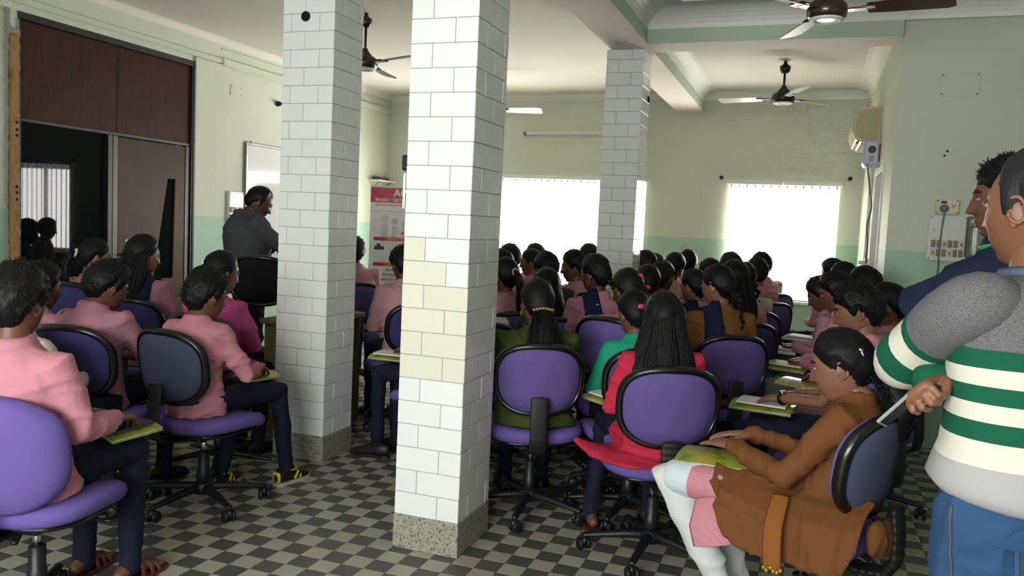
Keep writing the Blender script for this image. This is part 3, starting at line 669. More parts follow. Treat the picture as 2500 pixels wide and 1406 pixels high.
G_cover = pad(_n, ((.08, -.042), (.6, -.042), (.95, -.034), (1.05, -.014), (1.09, .008), (1.08, .03), (.99, .05), (.5, .046), (.08, .042)), .206, .178)
G_barp = tube([(0, .02, .362), (0, -.12, .358), (0, -.24, .362), (0, -.285, .385), (0, -.298, .45), (0, -.29, .56), (0, -.287, .63)], [(.034, .006)]*2+[(.041, .007)]*5, 12, side=(1, 0, 0))
_bp = np.array([(0, -.08, .355), (0, -.2, .35), (0, -.275, .362), (0, -.305, .41), (0, -.303, .5), (0, -.292, .58)])
_bq = []
for i in range(len(_bp)-1):
    for k in range(6): _bq.append(_bp[i]+(_bp[i+1]-_bp[i])*k/6)
G_bell = tube(_bq, [(.046, .020) if k % 2 else (.043, .015) for k in range(len(_bq))], 14, side=(1, 0, 0))
G_mech = join(bbox(-.075, .075, -.1, .12, .335, .368, .008), bbox(-.03, .03, -.16, -.08, .34, .365, .006), tube([(.07, .05, .35), (.2, .06, .345)], .006, 8), ell((.21, .06, .345), (.022, .01, .008), 8, 6))
G_pist = tube([(0, 0, .25), (0, 0, .338)], .014, 14, round_=False); G_col = lathe([(.031, .085), (.031, .18), (.027, .185), (.027, .262), (.02, .266)], 18)
G_hub = lathe([(.03, .06), (.045, .065), (.048, .1), (.036, .118), (.03, .12)], 18)
def leg_geo():
    P = [(.035, 0, .092), (.12, 0, .088), (.22, 0, .076), (.285, 0, .068)]
    return tube(P, [(.022, .02), (.021, .018), (.018, .014), (.016, .011)], 10, side=(0, 1, 0))
G_leg = leg_geo()
G_cast = join(tube([(0, 0, .07), (0, 0, .035)], .007, 8), ell((0, 0, .04), (.017, .022, .022), 12, 8))
G_wheel = [xf(lathe([(.010, -.008), (.024, -.008), (.027, -.004), (.027, .004), (.024, .008), (.01, .008)], 16), T(s_*.0185, -.006, .027)@R('Y', 90)) for s_ in (-1, 1)]
CM = {}
for k, (g, m, sm) in dict(seat=(G_seat, M_pur, 1), seat_pan=(G_pan, M_rim, 1), backrest=(G_front, M_pur, 1), rim=(G_rim, M_rim, 1), bar=(G_barp, M_bar, 1), bellows=(G_bell, M_bar, 0), mechanism=(G_mech, M_mech, 0), piston=(G_pist, M_chrome, 1), column=(G_col, M_base, 1), hub=(G_hub, M_base, 1), leg=(G_leg, M_base, 1), caster=(G_cast, M_base, 1), wheel0=(G_wheel[0], M_base, 1), wheel1=(G_wheel[1], M_base, 1)).items(): CM[k] = mesh(k, g, bool(sm), [m])
for nm, m in (('purple', M_purd), ('grey', M_sh), ('blue', M_navy_c)): CM['rear_'+nm] = mesh('rear_panel', G_rear, True, [m])
CM['cover'] = mesh('backrest_cover', wrinkle(G_cover, .003, 45, 5), True, [M_pur])
CHAIRS = []
def chair(x, y, phi, rear='purple', support='bar', label='', spin=0, far=False, lift=0):
    c = empty('swivel_chair', (x, y, 0), -math.radians(phi)); tag(c, label, 'chair', 'purple swivel chairs')
    up = [('seat', 'seat'), ('seat_pan', 'seat_pan'), ('mechanism', 'mechanism')]
    if rear == 'cover': up += [('backrest', 'cover')]
    else: up += [('backrest', 'backrest'), ('rim', 'rim'), ('rear_panel', 'rear_'+rear)]
    for n, k in up:
        o = obj(n, CM[k], parent=c)
        if lift and n in ('backrest', 'rim', 'rear_panel'): o.location = (0, 0, lift)
    obj('support_bar' if support == 'bar' else 'bellows', CM[support], parent=c)
    obj('piston', CM['piston'], parent=c); obj('column', CM['column'], parent=c)
    if not far: obj('hub', CM['hub'], parent=c)
    for i in range(5):
        a = math.radians(spin+72*i); l = obj('leg', CM['leg'], parent=c); l.rotation_euler = (0, 0, a)
        if far: continue
        k = obj('caster', CM['caster'], parent=c); k.location = (.285*math.cos(a), .285*math.sin(a), 0); k.rotation_euler = (0, 0, a*2.3+spin)
        for w in (0, 1): obj('wheel', CM['wheel%d' % w], parent=k)
    CHAIRS.append((x, y)); return c
# ================================================================== people
SKIN = {}
def skin(k):
    if k not in SKIN:
        c = {'d': '#4f3226', 'm': '#6a4535', 'l': '#855b46', 'p': '#80563f'}[k]; t = NT('skin_'+k); v = t.coord('Object'); b = lin(c)
        t.base(t.mix(t.noise(v, 35, 4), tuple(x*.82 for x in b[:3])+(1,), tuple(min(1, x*1.15) for x in b[:3])+(1,))); t.b.inputs['Roughness'].default_value = .48
        t.bump(t.noise(v, 220, 2), .08, .001); SKIN[k] = t.m
    return SKIN[k]
def hairmat(name, col):
    t = NT(name); v = t.coord('Object', (260, 260, 30)); n = t.noise(v, 1, 3); b = lin(col)
    t.base(t.mix(n, tuple(x*.5 for x in b[:3])+(1,), tuple(x*1.7 for x in b[:3])+(1,))); t.b.inputs['Roughness'].default_value = .5; t.b.inputs['Specular IOR Level'].default_value = .22
    t.bump(n, .6, .003); return t.m
M_hair = hairmat('black_hair', '#0e0d0f'); M_hairb = hairmat('dark_brown_hair', '#1b1513')
M_lip = mat('lips', '#6e3a34', .45); M_eye = mat('eye_white', '#8a8078', .25); M_iris = mat('iris', '#1a100a', .15); M_brow = mat('brow_hair', '#15110f', .7)
def sst(x, a, b): t_ = np.clip((x-a)/(b-a), 0, 1); return t_*t_*(3-2*t_)
def gs(x, s): return np.exp(-.5*(x/s)**2)
_HC = {}
def head_grid(na, nz, female):
    k = (na, nz, female)
    if k in _HC: return _HC[k]
    az = np.arange(na)/na*2*PI      # 0 = front (+y), towards +x
    el = (np.arange(nz)+.5)/nz*PI; sz = -np.cos(el)
    A, Z = np.meshgrid(az, sz); h = np.where(Z >= 0, np.sqrt(1-Z**2), (1-np.abs(Z)**2.9)**(1/2.9))
    x = .0745*h*np.sin(A); y = .097*h*np.cos(A); z = .118*Z
    t_ = np.clip(-z/.118, 0, 1); fr = y > 0
    x *= 1-.40*t_**1.25; y = np.where(fr, y*(1-.13*t_), y*(1-.50*sst(t_, .1, 1)))
    y = np.where(~fr & (z > -.04), y*1.04, y); x *= 1+.03*gs(z-.05, .04)*gs(y+.03, .05)
    f = sst(y, .02, .06)
    tip = np.clip((.012-z)/.045, 0, 1); w = .0075+.0065*tip
    prof = np.where(z > -.034, .004+.020*tip**1.25, 0)*sst(.03-z, 0, .02)*sst(z+.045, 0, .011)
    dy = gs(x, w)*prof - .0085*gs(np.abs(x)-.031, .014)*gs(z-.010, .011)+.0045*gs(z-.030, .008)*gs(x, .045)
    dy += .0065*gs(z+.061, .0045)*gs(x, .018)+.0065*gs(z+.074, .005)*gs(x, .016)-.003*gs(z+.067, .002)*gs(x, .022)-.004*gs(z+.086, .006)*gs(x, .03)+.009*gs(z+.104, .012)*gs(x, .02)
    dy += .003*gs(np.abs(x)-.04, .015)*gs(z+.018, .015)
    if female: dy *= .85
    y = y+dy*f
    V = np.stack([x, y, z], -1).reshape(-1, 3)
    F = [(r*na+i, r*na+(i+1) % na, (r+1)*na+(i+1) % na, (r+1)*na+i) for r in range(nz-1) for i in range(na)]
    F = [q[::-1] for q in F]
    V = np.concatenate([V, [[0, .02, -.119]], [[0, 0, .1185]]]); n = na*nz
    F += [((i+1) % na, i, n) for i in range(na)][::1]; F = F[:-na]+[(i, (i+1) % na, n) for i in range(na)]; F += [((nz-1)*na+(i+1) % na, (nz-1)*na+i, n+1) for i in range(na)]
    _HC[k] = (V, F, A.reshape(-1), na, nz); return _HC[k]
def ear(s_, fine):
    M = T(s_*.0745, -.012, -.006)@R('Z', -s_*22)@R('X', -10)
    g = [ell((0, 0, 0), (.007, .019, .030), 14, 8)]
    if fine:
        g = [ell((0, 0, -.002), (.004, .016, .026), 14, 8)]
        pts = [(s_*.006, -.004+.0*k, 0) for k in range(1)]; pts = []
        for k in range(13):
            a = math.radians(-70+k*21); pts.append((s_*.006, -.003-.016*math.sin(a+.9), .004+.026*math.cos(a+.9)))
        g.append(tube(pts, .0042, 8)); g.append(ell((s_*.002, .006, -.022), (.005, .008, .009), 10, 6)); g.append(ell((s_*.004, .012, -.004), (.004, .005, .007), 8, 6))
    return xf(join(*g), M)
def hairline(az, style):
    a = np.degrees(np.abs((az+PI) % (2*PI)-PI))
    if style == 'man': xs, zs = [0, 25, 42, 60, 74, 82, 93, 99, 110, 130, 180], [.072, .074, .085, .058, .030, -.018, -.022, .016, -.012, -.055, -.066]
    elif style == 'boy': xs, zs = [0, 35, 55, 70, 80, 92, 98, 108, 128, 150, 180], [.055, .053, .042, .022, -.012, -.018, .012, -.015, -.060, -.078, -.082]
    else: xs, zs = [0, 25, 50, 72, 84, 95, 108, 130, 180], [.070, .064, .046, .016, .000, .008, -.02, -.062, -.080]
    return np.interp(a, xs, zs)
def strands(roots, dirs, length, n, seg, r0, r1, curl, seed, grav=.0):
    """bundle of thin hair locks; roots (k,3), dirs (k,3)"""
    r = np.random.default_rng(seed); gsl = []
    for i in range(len(roots)):
        P = [roots[i]]; d = nrm(dirs[i]); L = length*r.uniform(.75, 1.05)
        ph = r.uniform(0, 6.28, 3); fr = r.uniform(9, 16)
        for k in range(seg):
            d = nrm(d+np.array((0, 0, -grav))); s_ = L/seg
            o = np.array([math.sin(fr*k/seg+ph[0]), math.sin(fr*k/seg+ph[1]), .3*math.sin(fr*k/seg+ph[2])])*curl
            P.append(P[-1]+d*s_+o*s_)
        gsl.append(tube(P, list(np.linspace(r0, r1, len(P))), 4))
    return join(*gsl)
def spline(pts, m=8):
    P = [np.asarray(p, float) for p in pts]; Q = []
    for i in range(len(P)-1):
        p0, p1, p2, p3 = P[max(0, i-1)], P[i], P[i+1], P[min(len(P)-1, i+2)]
        for k in range(m):
            u = k/m; Q.append(.5*(2*p1+(p2-p0)*u+(2*p0-5*p1+4*p2-p3)*u*u+(3*p1-p0-3*p2+p3)*u**3))
    Q.append(P[-1]); return np.array(Q)
def bundle(path, w, n, seed, curl=.0, r=.004, taper=.5):
    """locks following a path, spread over a width profile"""
    P = spline(path, 5); r_ = np.random.default_rng(seed); m = len(P); gsl = []
    tg = np.gradient(P, axis=0); s0 = nrm(np.cross(nrm(tg[0]), (0, 1, .001)))
    if np.linalg.norm(s0) < .5: s0 = np.array((1., 0, 0))
    prof = np.interp(np.linspace(0, 1, m), np.linspace(0, 1, len(w)), w)
    for i in range(n):
        a = r_.uniform(0, 6.28); q = math.sqrt(r_.uniform(.25, 1)); L = int(m*r_.uniform(.8, 1.0)); ph = r_.uniform(0, 6.28, 2); fr = r_.uniform(.5, 1.0); Q = []
        for k in range(max(L, 4)):
            t_ = nrm(tg[min(k, m-1)]); s_ = nrm(s0-t_*(s0@t_)); u = np.cross(t_, s_)
            Q.append(P[min(k, m-1)]+s_*(math.cos(a)*q*prof[k]+curl*math.sin(fr*k+ph[0]))+u*(math.sin(a)*q*prof[k]*.7+curl*math.sin(fr*k+ph[1])))
        gsl.append(tube(Q, list(np.linspace(r, r*taper, len(Q))), 5))
    core = tube(P, [(max(.004, p_*.85), max(.003, p_*.6)) for p_ in prof], 10, side=s0)
    return join(core, *gsl)
def braid(path, r0=.02, r1=.010, m=14):
    P = spline(path, 10); gsl = []; n = len(P); tg = np.gradient(P, axis=0)
    for k in range(m):
        i = int((n-1)*k/(m-1)); t_ = nrm(tg[i]); s_ = nrm(np.cross(t_, (0, 1, .01))); r = r0+(r1-r0)*k/(m-1); sg = 1 if k % 2 else -1
        d = nrm(t_+s_*sg*.55); u = np.cross(d, nrm(np.cross(d, s_))); Mx = np.eye(4); Mx[:3, 0] = nrm(np.cross(d, (0, 1, .01))); Mx[:3, 2] = d; Mx[:3, 1] = np.cross(d, Mx[:3, 0])
        gsl.append(ell(P[i]+s_*sg*r*.42, (r*.75, r*.7, r*1.35), 10, 7, Mx))
    gsl.append(tube([P[-1], P[-1]+np.array((0, 0, -.05))], [r1*1.0, r1*.3], 8)); return join(*gsl)
_hand = {}
def hand(kind, vox=.0042):
    if (kind, vox) in _hand: return _hand[(kind, vox)]
    curl = {'flat': (6, 8, 6), 'relax': (22, 28, 18), 'fist': (70, 85, 50)}[kind]
    g = [tube([(0, -.03, 0), (0, .01, 0), (0, .05, 0), (0, .088, -.002)], [(.026, .019), (.031, .017), (.040, .015), (.039, .013)], 14, side=(1, 0, 0))]
    for i, (x, L, sp) in enumerate(((-.029, .060, -8), (-.0095, .078, -2), (.0105, .084, 2), (.0295, .074, 7))):
        p = np.array((x, .086-.004*abs(i-1.7), -.001)); a = 0; P = [p-np.array((0, .02, 0)), p]
        for q, c_ in zip((.45, .31, .24), curl):
            a += math.radians(c_+3*i); p = p+L*q*np.array((math.sin(math.radians(sp)), math.cos(a), -math.sin(a))); P.append(p)
        g.append(tube(P, [.0095, .0095, .0085, .0080, .0068], 10))
    g.append(tube([(.024, .015, -.004), (.043, .038, -.012), (.055, .062, -.018), (.058, .082, -.020)] if kind != 'fist' else [(.024, .015, -.004), (.042, .036, -.02), (.036, .06, -.034), (.018, .075, -.038)], [.016, .012, .0105, .008], 10))
    _hand[(kind, vox)] = weld(join(*g), vox, 3); return _hand[(kind, vox)]
def frame(origin, fwd, up):
    f = nrm(fwd); u = nrm(np.asarray(up)-f*(np.asarray(up)@f)); x = np.cross(f, u)
    M = np.eye(4); M[:3, 0] = x; M[:3, 1] = f; M[:3, 2] = u; M[:3, 3] = origin; return M
def ik(a, b, l1, l2, pole):
    a, b = np.asarray(a, float), np.asarray(b, float); d = b-a; L = np.linalg.norm(d)
    if L > (l1+l2)*.995: b = a+d/L*(l1+l2)*.995; d = b-a; L = np.linalg.norm(d)
    u = d/L; c = (l1*l1+L*L-l2*l2)/(2*L); h = math.sqrt(max(l1*l1-c*c, 0)); p = np.asarray(pole, float); p = nrm(p-u*(p@u))
    return a+u*c+p*h, b
import zlib
def hsh(k): return zlib.crc32(k.encode())
PINK = fabric('pink_check_cotton', '#cb8b98', 900, .07, 70, col2='#b86d78'); PINKL = fabric('pale_pink_cotton', '#bc8c92', 900, .07); PINKM = fabric('mauve_pink_cotton', '#b27d8c', 900, .08); HOT = fabric('bright_pink_cotton', '#bd5089', 900, .08); ROSE = fabric('dusty_rose_cotton', '#b07f80', 900, .08)
NAVY = fabric('navy_trouser_cloth', '#171b2e', 700, .12); NAVYD = fabric('navy_dupatta', '#171f40', 900, .1); BLACKT = fabric('black_trouser_cloth', '#15151a', 700, .12); OLIVE = fabric('olive_knit', '#3a4819', 260, .18); RED = fabric('crimson_knit', '#c22d48', 260, .12); TEAL = fabric('teal_knit', '#1f9a78', 260, .12); BROWN = fabric('brown_knit', '#714724', 260, .12); MUST = fabric('mustard_brown_cloth', '#7a5227', 500, .12); CREAM = fabric('cream_cloth', '#cfc2b4', 700, .06); WHITE = fabric('white_salwar', '#d6d9d6', 800, .05); GREYS = fabric('charcoal_shirt', '#4a4a4e', 900, .08); GREYT = fabric('grey_cloth', '#7e8280', 800, .08); NAVYH = fabric('navy_hooded_knit', '#1d2740', 400, .12); DOLIVE = fabric('dark_olive_knit', '#37452a', 300, .15)
from mathutils.bvhtree import BVHTree
M_shoe = mat('dark_shoe', '#191513', .5, .2, 30); M_sole = mat('pale_sole', '#b9b5a8', .6); M_yel = mat('yellow_rubber', '#c9b31e', .45, .08, 20); M_leather = mat('red_brown_leather', '#5e2d22', .5, .15, 30); M_redst = mat('red_strap', '#a3232b', .5)
M_gold = mat('gold_clip', '#b08d35', .35, .15, 60, metal=.7); M_whitep = mat('white_plastic_clip', '#e2e2e2', .3); M_pinkp = mat('pink_plastic_clip', '#d23a72', .35); M_tealp = mat('turquoise_band', '#2a8f98', .4); M_pinkb = mat('pink_hair_band', '#c98a96', .8)
def spine(s, l0, l1, hz, L=.50):
    n = 24; P = [np.array((0., 0., hz))]; A = []
    for k in range(n):
        a = math.radians(l0+(l1-l0)*(k+.5)/n); A.append(a); P.append(P[-1]+L*s/n*np.array((0, math.sin(a), math.cos(a))))
    A.append(A[-1]); P = np.array(P); A = np.array(A)
    def at(f):
        if f <= 0: return P[0]+f*L*s*np.array((0, math.sin(A[0]), math.cos(A[0]))), A[0]
        if f >= 1: return P[-1]+(f-1)*L*s*np.array((0, math.sin(A[-1]), math.cos(A[-1]))), A[-1]
        k = f*n; i = int(k); return P[i]+(P[min(i+1, n)]-P[i])*(k-i), A[i]
    return at
TR_M = [(-.16, .178, .14), (-.02, .170, .130), (.15, .155, .118), (.4, .150, .112), (.65, .170, .118), (.82, .172, .108), (.92, .135, .088), (1.0, .075, .068), (1.07, .058, .060)]
TR_F = [(-.16, .178, .14), (-.02, .168, .128), (.15, .150, .112), (.4, .132, .102), (.65, .150, .118), (.82, .152, .100), (.92, .118, .080), (1.0, .066, .060), (1.07, .052, .054)]
def torso_rings(at, TR, s, w, n=24, off=0):
    out = []; ang = np.arange(n)/n*2*PI
    for f, a, b in TR:
        c, al = at(f); fw = np.array((0, math.cos(al), -math.sin(al)))
        out.append(c+np.outer(np.cos(ang)*(a*s*w+off), (1, 0, 0))+np.outer(np.sin(ang)*(b*s*w+off), fw))
    return out
def shoe_geo(kind='shoe'):
    zc = [.05, .052, .05, .042, .032, .026, .02]; ys = [-.07, -.05, -.01, .05, .11, .15, .172]
    r = [(.022, .035), (.033, .045), (.036, .045), (.040, .038), (.043, .028), (.038, .022), (.018, .014)]
    up = tube([(0, y, z) for y, z in zip(ys, zc)], r, 14, side=(1, 0, 0))
    ol = [(-.034, -.06), (-.02, -.088), (.02, -.088), (.034, -.06), (.036, 0), (.046, .09), (.042, .15), (.02, .186), (-.015, .186), (-.04, .15), (-.046, .09), (-.036, 0)]
    return up, prism(ol, 0, .02, 'z')
SH_UP, SH_SOLE = shoe_geo()
def foot_geo():
    g = [tube([(0, -.06, .035), (0, -.03, .045), (0, .03, .045), (0, .09, .03), (0, .125, .024)], [(.026, .028), (.03, .034), (.032, .034), (.038, .022), (.04, .016)], 14, side=(1, 0, 0))]
    for i, x in enumerate((-.03, -.014, .001, .016, .031)): g.append(tube([(x, .11, .023), (x*1.1, .155-.008*abs(i-3.3), .021)], [.011, .0095 if i < 4 else .0115], 8))
    return weld(join(*g), .006, 2)
FOOT = foot_geo()
PEOPLE = {}
def person(key, head, phi, label, hair='boy', top=PINK, bottom=NAVY, tone='m', sex='m', lean=(4, 10), hyaw=0, hpitch=8, htilt=0, w=1.0, lod='m', arms='lap', feet='shoe', legs=None, extra=(), skirt=0, dup=None, collar=True, acc=(), standing=None, ch=None, hs=None, group=None, wrists=None, smin=.70, sleeves=None, poles=None, hairm=None, ears=True, legS=.90, nk=None, hz_off=0, aSm=.84, elbs=None, hk='relax', hup=None, hfwd=None):
    """head = (px, py, depth) of the top of the head in the picture -> a fixed place in the room"""
    tgt = ond(*head); fine = lod == 'n'
    hairm = hairm or M_hair
    def build(s):
        if standing: hz = .525*s*1.70
        else: hz = .458+.088*s
        at = spine(s, lean[0], lean[1], hz); N, al = at(1.0); nl = math.radians(lean[1]*.55+hpitch*.4)
        nm_, nl = (nk[0], math.radians(nk[1])) if nk else (1.0, nl); hj = N+.058*s*nm_*np.array((0, math.sin(nl), math.cos(nl))); k = hs or (.80+.2*s)
        Mh = np.array(Matrix.Translation(hj))@R('Z', -hyaw)@R('X', -hpitch)@R('Y', htilt)@T(0, .016, .080*k)@S(k)
        return hz, at, N, Mh, k, (Mh@np.array((0, 0, .130, 1)))[:3]
    s = .85
    for _ in range(20): hz, at, N, Mh, k, tp = build(s); s = min(1.15, max(smin, s+(tgt[2]-tp[2])/(1.8 if standing else .72)))
    hz, at, N, Mh, k, tp = build(s)
    c, sn = math.cos(-math.radians(phi)), math.sin(-math.radians(phi))
    root = np.array((tgt[0]-(c*tp[0]-sn*tp[1]), tgt[1]-(sn*tp[0]+c*tp[1])))
    TRr = TR_F if sex == 'f' else TR_M; hwid = (.158 if sex == 'f' else .180)*s*w
    # ---- joints
    lS = max(s, legS); aS = max(s, aSm)
    sh = {}; el_ = {}; wr = {}
    for sd in (-1, 1):
        c0, al = at(.885); sh[sd] = c0+np.array((sd*hwid, 0, 0))
        if wrists and sd in wrists: t_ = np.asarray(wrists[sd], float)+np.array((0, 0, hz))
        elif standing: t_ = np.array((sd*.22, .03, hz-.05))
        else: t_ = np.array((sd*.065, .25 if sd < 0 else .28, hz+.135))
        pole = (poles or {}).get(sd, (sd*.7, -.5, -.75))
        el_[sd], wr[sd] = ik(sh[sd], t_, .285*aS, .255*aS, pole)
        if elbs and sd in elbs: el_[sd] = sh[sd]+.285*aS*nrm(elbs[sd]); wr[sd] = el_[sd]+.255*aS*nrm(t_-el_[sd])
    hip = {sd: np.array((sd*.092*s, 0, hz)) for sd in (-1, 1)}; kn = {}; an = {}; toe = {}
    for sd in (-1, 1):
        if standing: kn[sd] = np.array((sd*.10*s, .015, hz*.52)); an[sd] = np.array((sd*.11*s, -.01, .085)); toe[sd] = np.array((sd*.25, 1, 0))
        else:
            L = .43*lS+.03; kx, ky, ax, ay = (legs or {}).get(sd, (.10, 0, .10, -.02))
            kn[sd] = np.array((sd*kx, math.sqrt(max(.01, L*L-(kx-.09)**2)), .515+ky)); an[sd] = np.array((sd*ax, kn[sd][1]+ay, .085)); toe[sd] = np.array((sd*.12, 1, 0))
    n = 14 if fine else 10
    # ---- body
    na, nz = (84, 60) if fine else ((52, 38) if lod == 'm' else (40, 30))
    V, F, A, na, nz = head_grid(na, nz, sex == 'f'); hd = (V, F); gs_ = []; idx = []
    def addp(g, m=0): gs_.append(g); idx.extend([m]*len(g[1]))
    H = xf(hd, Mh); mi = np.zeros(len(F), int)
    fc = np.array([V[list(q)].mean(0) for q in F])
    if lod != 'f':
        mi[(fc[:, 1] > .06) & (np.abs(fc[:, 0]) < .021-.9*np.abs(fc[:, 2]+.067)) & (np.abs(fc[:, 2]+.067) < .011)] = 1
        mi[(fc[:, 1] > .04) & (np.abs(np.abs(fc[:, 0])-.031) < .017) & (np.abs(fc[:, 2]-.0305-.1*(.03-np.abs(np.abs(fc[:, 0])-.028))) < .0042)] = 2
    gs_.append(H); idx += mi.tolist()
    if ears:
        for sd in (-1, 1): addp(xf(ear(sd, fine), Mh))
    if lod != 'f':
        for sd in (-1, 1):
            e0 = np.array((sd*.031, .0800, .010)); addp(xf(ell(e0, (.0115, .010, .0070), 12, 8), Mh), 3); addp(xf(ell(e0+np.array((0, .0085, 0)), (.0052, .0032, .0052), 10, 6), Mh), 4)
            addp(xf(tube([e0+np.array((-.014, .004, .003)), e0+np.array((-.005, .009, .0085)), e0+np.array((.006, .009, .0085)), e0+np.array((.014, .004, .003))], .0028, 6), Mh), 0)
    hc = (Mh@np.array((0, -.012, -.055, 1)))[:3]; nb = at(.93)[0]
    nr = (.047 if sex == 'f' else .055)*(.55+.45*s)
    addp(tube([nb+(0, -.01, -.03), N*.5+nb*.5, N, hc*.5+N*.5, hc, hc+np.array((0, .005, .03))], [nr*1.5, nr*1.25, nr*1.03, nr*.98, nr, nr], 16))
    rest = [loft(torso_rings(at, TRr[1:], s*.80, w*.90, 16))]
    for sd in (-1, 1):
        rest.append(tube([sh[sd], el_[sd], wr[sd]], [.034*s, .033*s, .026*s], 12))
        rest.append(tube([hip[sd], kn[sd], an[sd]], [.064*s, .044*s, .032*s], 12))
    addp(join(*rest))
    for sd in (-1, 1):
        fwd = nrm(wr[sd]-el_[sd]); up = np.array((sd*.2, -.1, 1.))
        if not standing: fwd = nrm(fwd*.5+np.array((-sd*.25, .6, -.15)))
        if hfwd and sd in hfwd: fwd = nrm(hfwd[sd])
        if hup and sd in hup: up = np.array(hup[sd], float)
        hm = frame(wr[sd], fwd, up)@S(.62+.38*s)
        if lod != 'f' or arms == 'show': addp(xf(hand(hk, .0042 if fine else .0062), hm@S(-sd, 1, 1)))
    fo = {sd: frame(an[sd]*(1, 1, 0), toe[sd], (0, 0, 1)) for sd in (-1, 1)}
    if feet in ('sandal', 'bare'):
        for sd in (-1, 1): addp(xf(FOOT, fo[sd]@T(0, 0, .014)@S(.85*1.05)))
    me = mesh('person', join(*gs_), True, [skin(tone), M_lip, M_brow, M_eye, M_iris], idx)
    o = bpy.data.objects.new('person', me); COL.objects.link(o); o.location = (root[0], root[1], 0); o.rotation_euler = (0, 0, -math.radians(phi))
    tag(o, label, 'person', group)
    # ---- feet
    if feet in ('shoe', 'sneaker') and lod != 'f' or feet == 'sneaker':
        for sd in (-1, 1):
            M = fo[sd]@S(.92)
            p = obj('shoe', xf(SH_UP, M), M_shoe, o, True); obj('sole', xf(SH_SOLE, M), M_sole if feet == 'sneaker' else M_shoe, p)
            if feet == 'sneaker':
                for gy in (tube([(0, -.078, .03), (0, -.08, .075)], [(.03, .008)]*2, 10, side=(1, 0, 0)), tube([(-.042, .03, .035), (-.034, .06, .06), (0, .07, .072), (.034, .06, .06), (.042, .03, .035)], .009, 8), tube([(-.044, .07, .03), (-.03, .085, .05), (0, .09, .058), (.03, .085, .05), (.044, .07, .03)], .007, 8), tube([(-.03, -.01, .085), (-.034, .05, .075), (0, .068, .085), (.034, .05, .075), (.03, -.01, .085)], .007, 8)): obj('yellow_panel', xf(gy, M), M_yel, p, True)
    elif feet == 'sandal':
        for sd in (-1, 1):
            M = fo[sd]; p = obj('sandal', xf(SH_SOLE, M@S(1, .95, .7)), M_leather, o)
            for y, h_ in ((.03, .075), (.075, .06), (.11, .048)): obj('strap', xf(tube([(-.042, y, .015), (-.034, y, h_*.8), (0, y, h_+.004), (.034, y, h_*.8), (.042, y, .015)], [(.011, .003)]*5, 8, side=(0, 1, 0)), M), M_leather, p, True)
    elif feet == 'bare':
        for sd in (-1, 1):
            M = fo[sd]; p = obj('sandal', xf(SH_SOLE, M@S(1, .95, .7)), M_shoe, o); obj('strap', xf(tube([(-.044, .09, .015), (-.034, .09, .048), (0, .09, .056), (.034, .09, .048), (.044, .09, .015)], [(.02, .004)]*5, 8, side=(0, 1, 0)), M), M_redst, p, True)
    # ---- trousers
    vx = {'n': .010, 'm': .015, 'f': .022}[lod]
    baggy = 1.35 if bottom is WHITE else 1.0
    lw = 1.28 if standing else 1.0
    tg_ = [ell((0, -.01, hz+.005), (.172*s*w, .138*s*w, .105*s), 20, 12)]
    for sd in (-1, 1):
        bend = kn[sd]+np.array((0, .012, .0)); lo = an[sd]+np.array((0, 0, -.02))
        tg_.append(tube([hip[sd], hip[sd]*.5+kn[sd]*.5, kn[sd]*.93+hip[sd]*.07, bend, kn[sd]*.9+an[sd]*.1, kn[sd]*.5+an[sd]*.5, lo], [.088*s*lw, .080*s*baggy**.3*lw, .066*s*baggy**.6*lw, .064*s*baggy**.8*lw, .060*s*baggy*lw, .056*s*baggy*lw, .050*s*(.85 if bottom is WHITE else 1)*lw], n))
    tr = wrinkle(weld(join(*tg_), vx, 3), .003 if fine else .002, 38, hsh(key) % 999)
    tr = (tr[0]+vnormals(tr)*(creases(tr[0], hsh(key) % 881)*(.0075 if fine else .005))[:, None], tr[1])
    obj('trousers' if bottom is not WHITE else 'salwar', tr, bottom, o, True)
    # ---- top garment
    g = [loft(torso_rings(at, TRr, s, w*1.10, 24, .008))]
    slv = sleeves or .97
    for sd in (-1, 1):
        if top == 'custom': continue
        e_, q_ = el_[sd], wr[sd]; endp = e_+(q_-e_)*slv if slv > 0 else None
        inn = at(.80)[0]*.35+sh[sd]*.65
        if slv > .3: g.append(tube([inn, sh[sd], sh[sd]*.55+e_*.45, e_, e_*.5+endp*.5, endp], [.074*s, .072*s, .065*s, .058*s, .053*s, .041*s], n))
        else: g.append(tube([inn, sh[sd], sh[sd]*.4+e_*.6], [.068*s, .066*s, .060*s], n))
    g.append(tube([sh[-1]*.8+at(.9)[0]*.2, at(.93)[0], sh[1]*.8+at(.9)[0]*.2], [.05*s, .055*s, .05*s], n))
    if not standing and not skirt: g.append(ell((0, -.015, hz-.03), (.185*s*w, .15*s*w, .055), 20, 8))
    if skirt:
        g.append(ell((0, .0, hz-.02), (.195*s*w, .165*s*w, .075), 20, 10))
        for sd in (-1, 1): g.append(tube([hip[sd], hip[sd]*(1-skirt)+kn[sd]*skirt], [(.112*s, .104*s), (.106*s, .096*s)] if bottom is WHITE else [(.105*s, .095*s), (.095*s, .080*s)], n, side=(1, 0, 0)))
        m_ = (hip[1]*(1-skirt)+kn[1]*skirt)*(0, 1, 1); g.append(tube([(0, 0, hz+.02), m_+(0, 0, .035)], [(.12*s, .05), (.11*s, .035)], n, side=(1, 0, 0)))
    ex = {'hz': hz, 's': s, 'at': at, 'sh': sh, 'el': el_, 'wr': wr, 'kn': kn, 'an': an, 'hip': hip, 'Mh': Mh, 'root': root, 'o': o, 'TR': TRr, 'w': w, 'N': N, 'vx': vx}
    for e in extra:
        r_ = e(ex)
        if r_ is not None: g.append(r_)
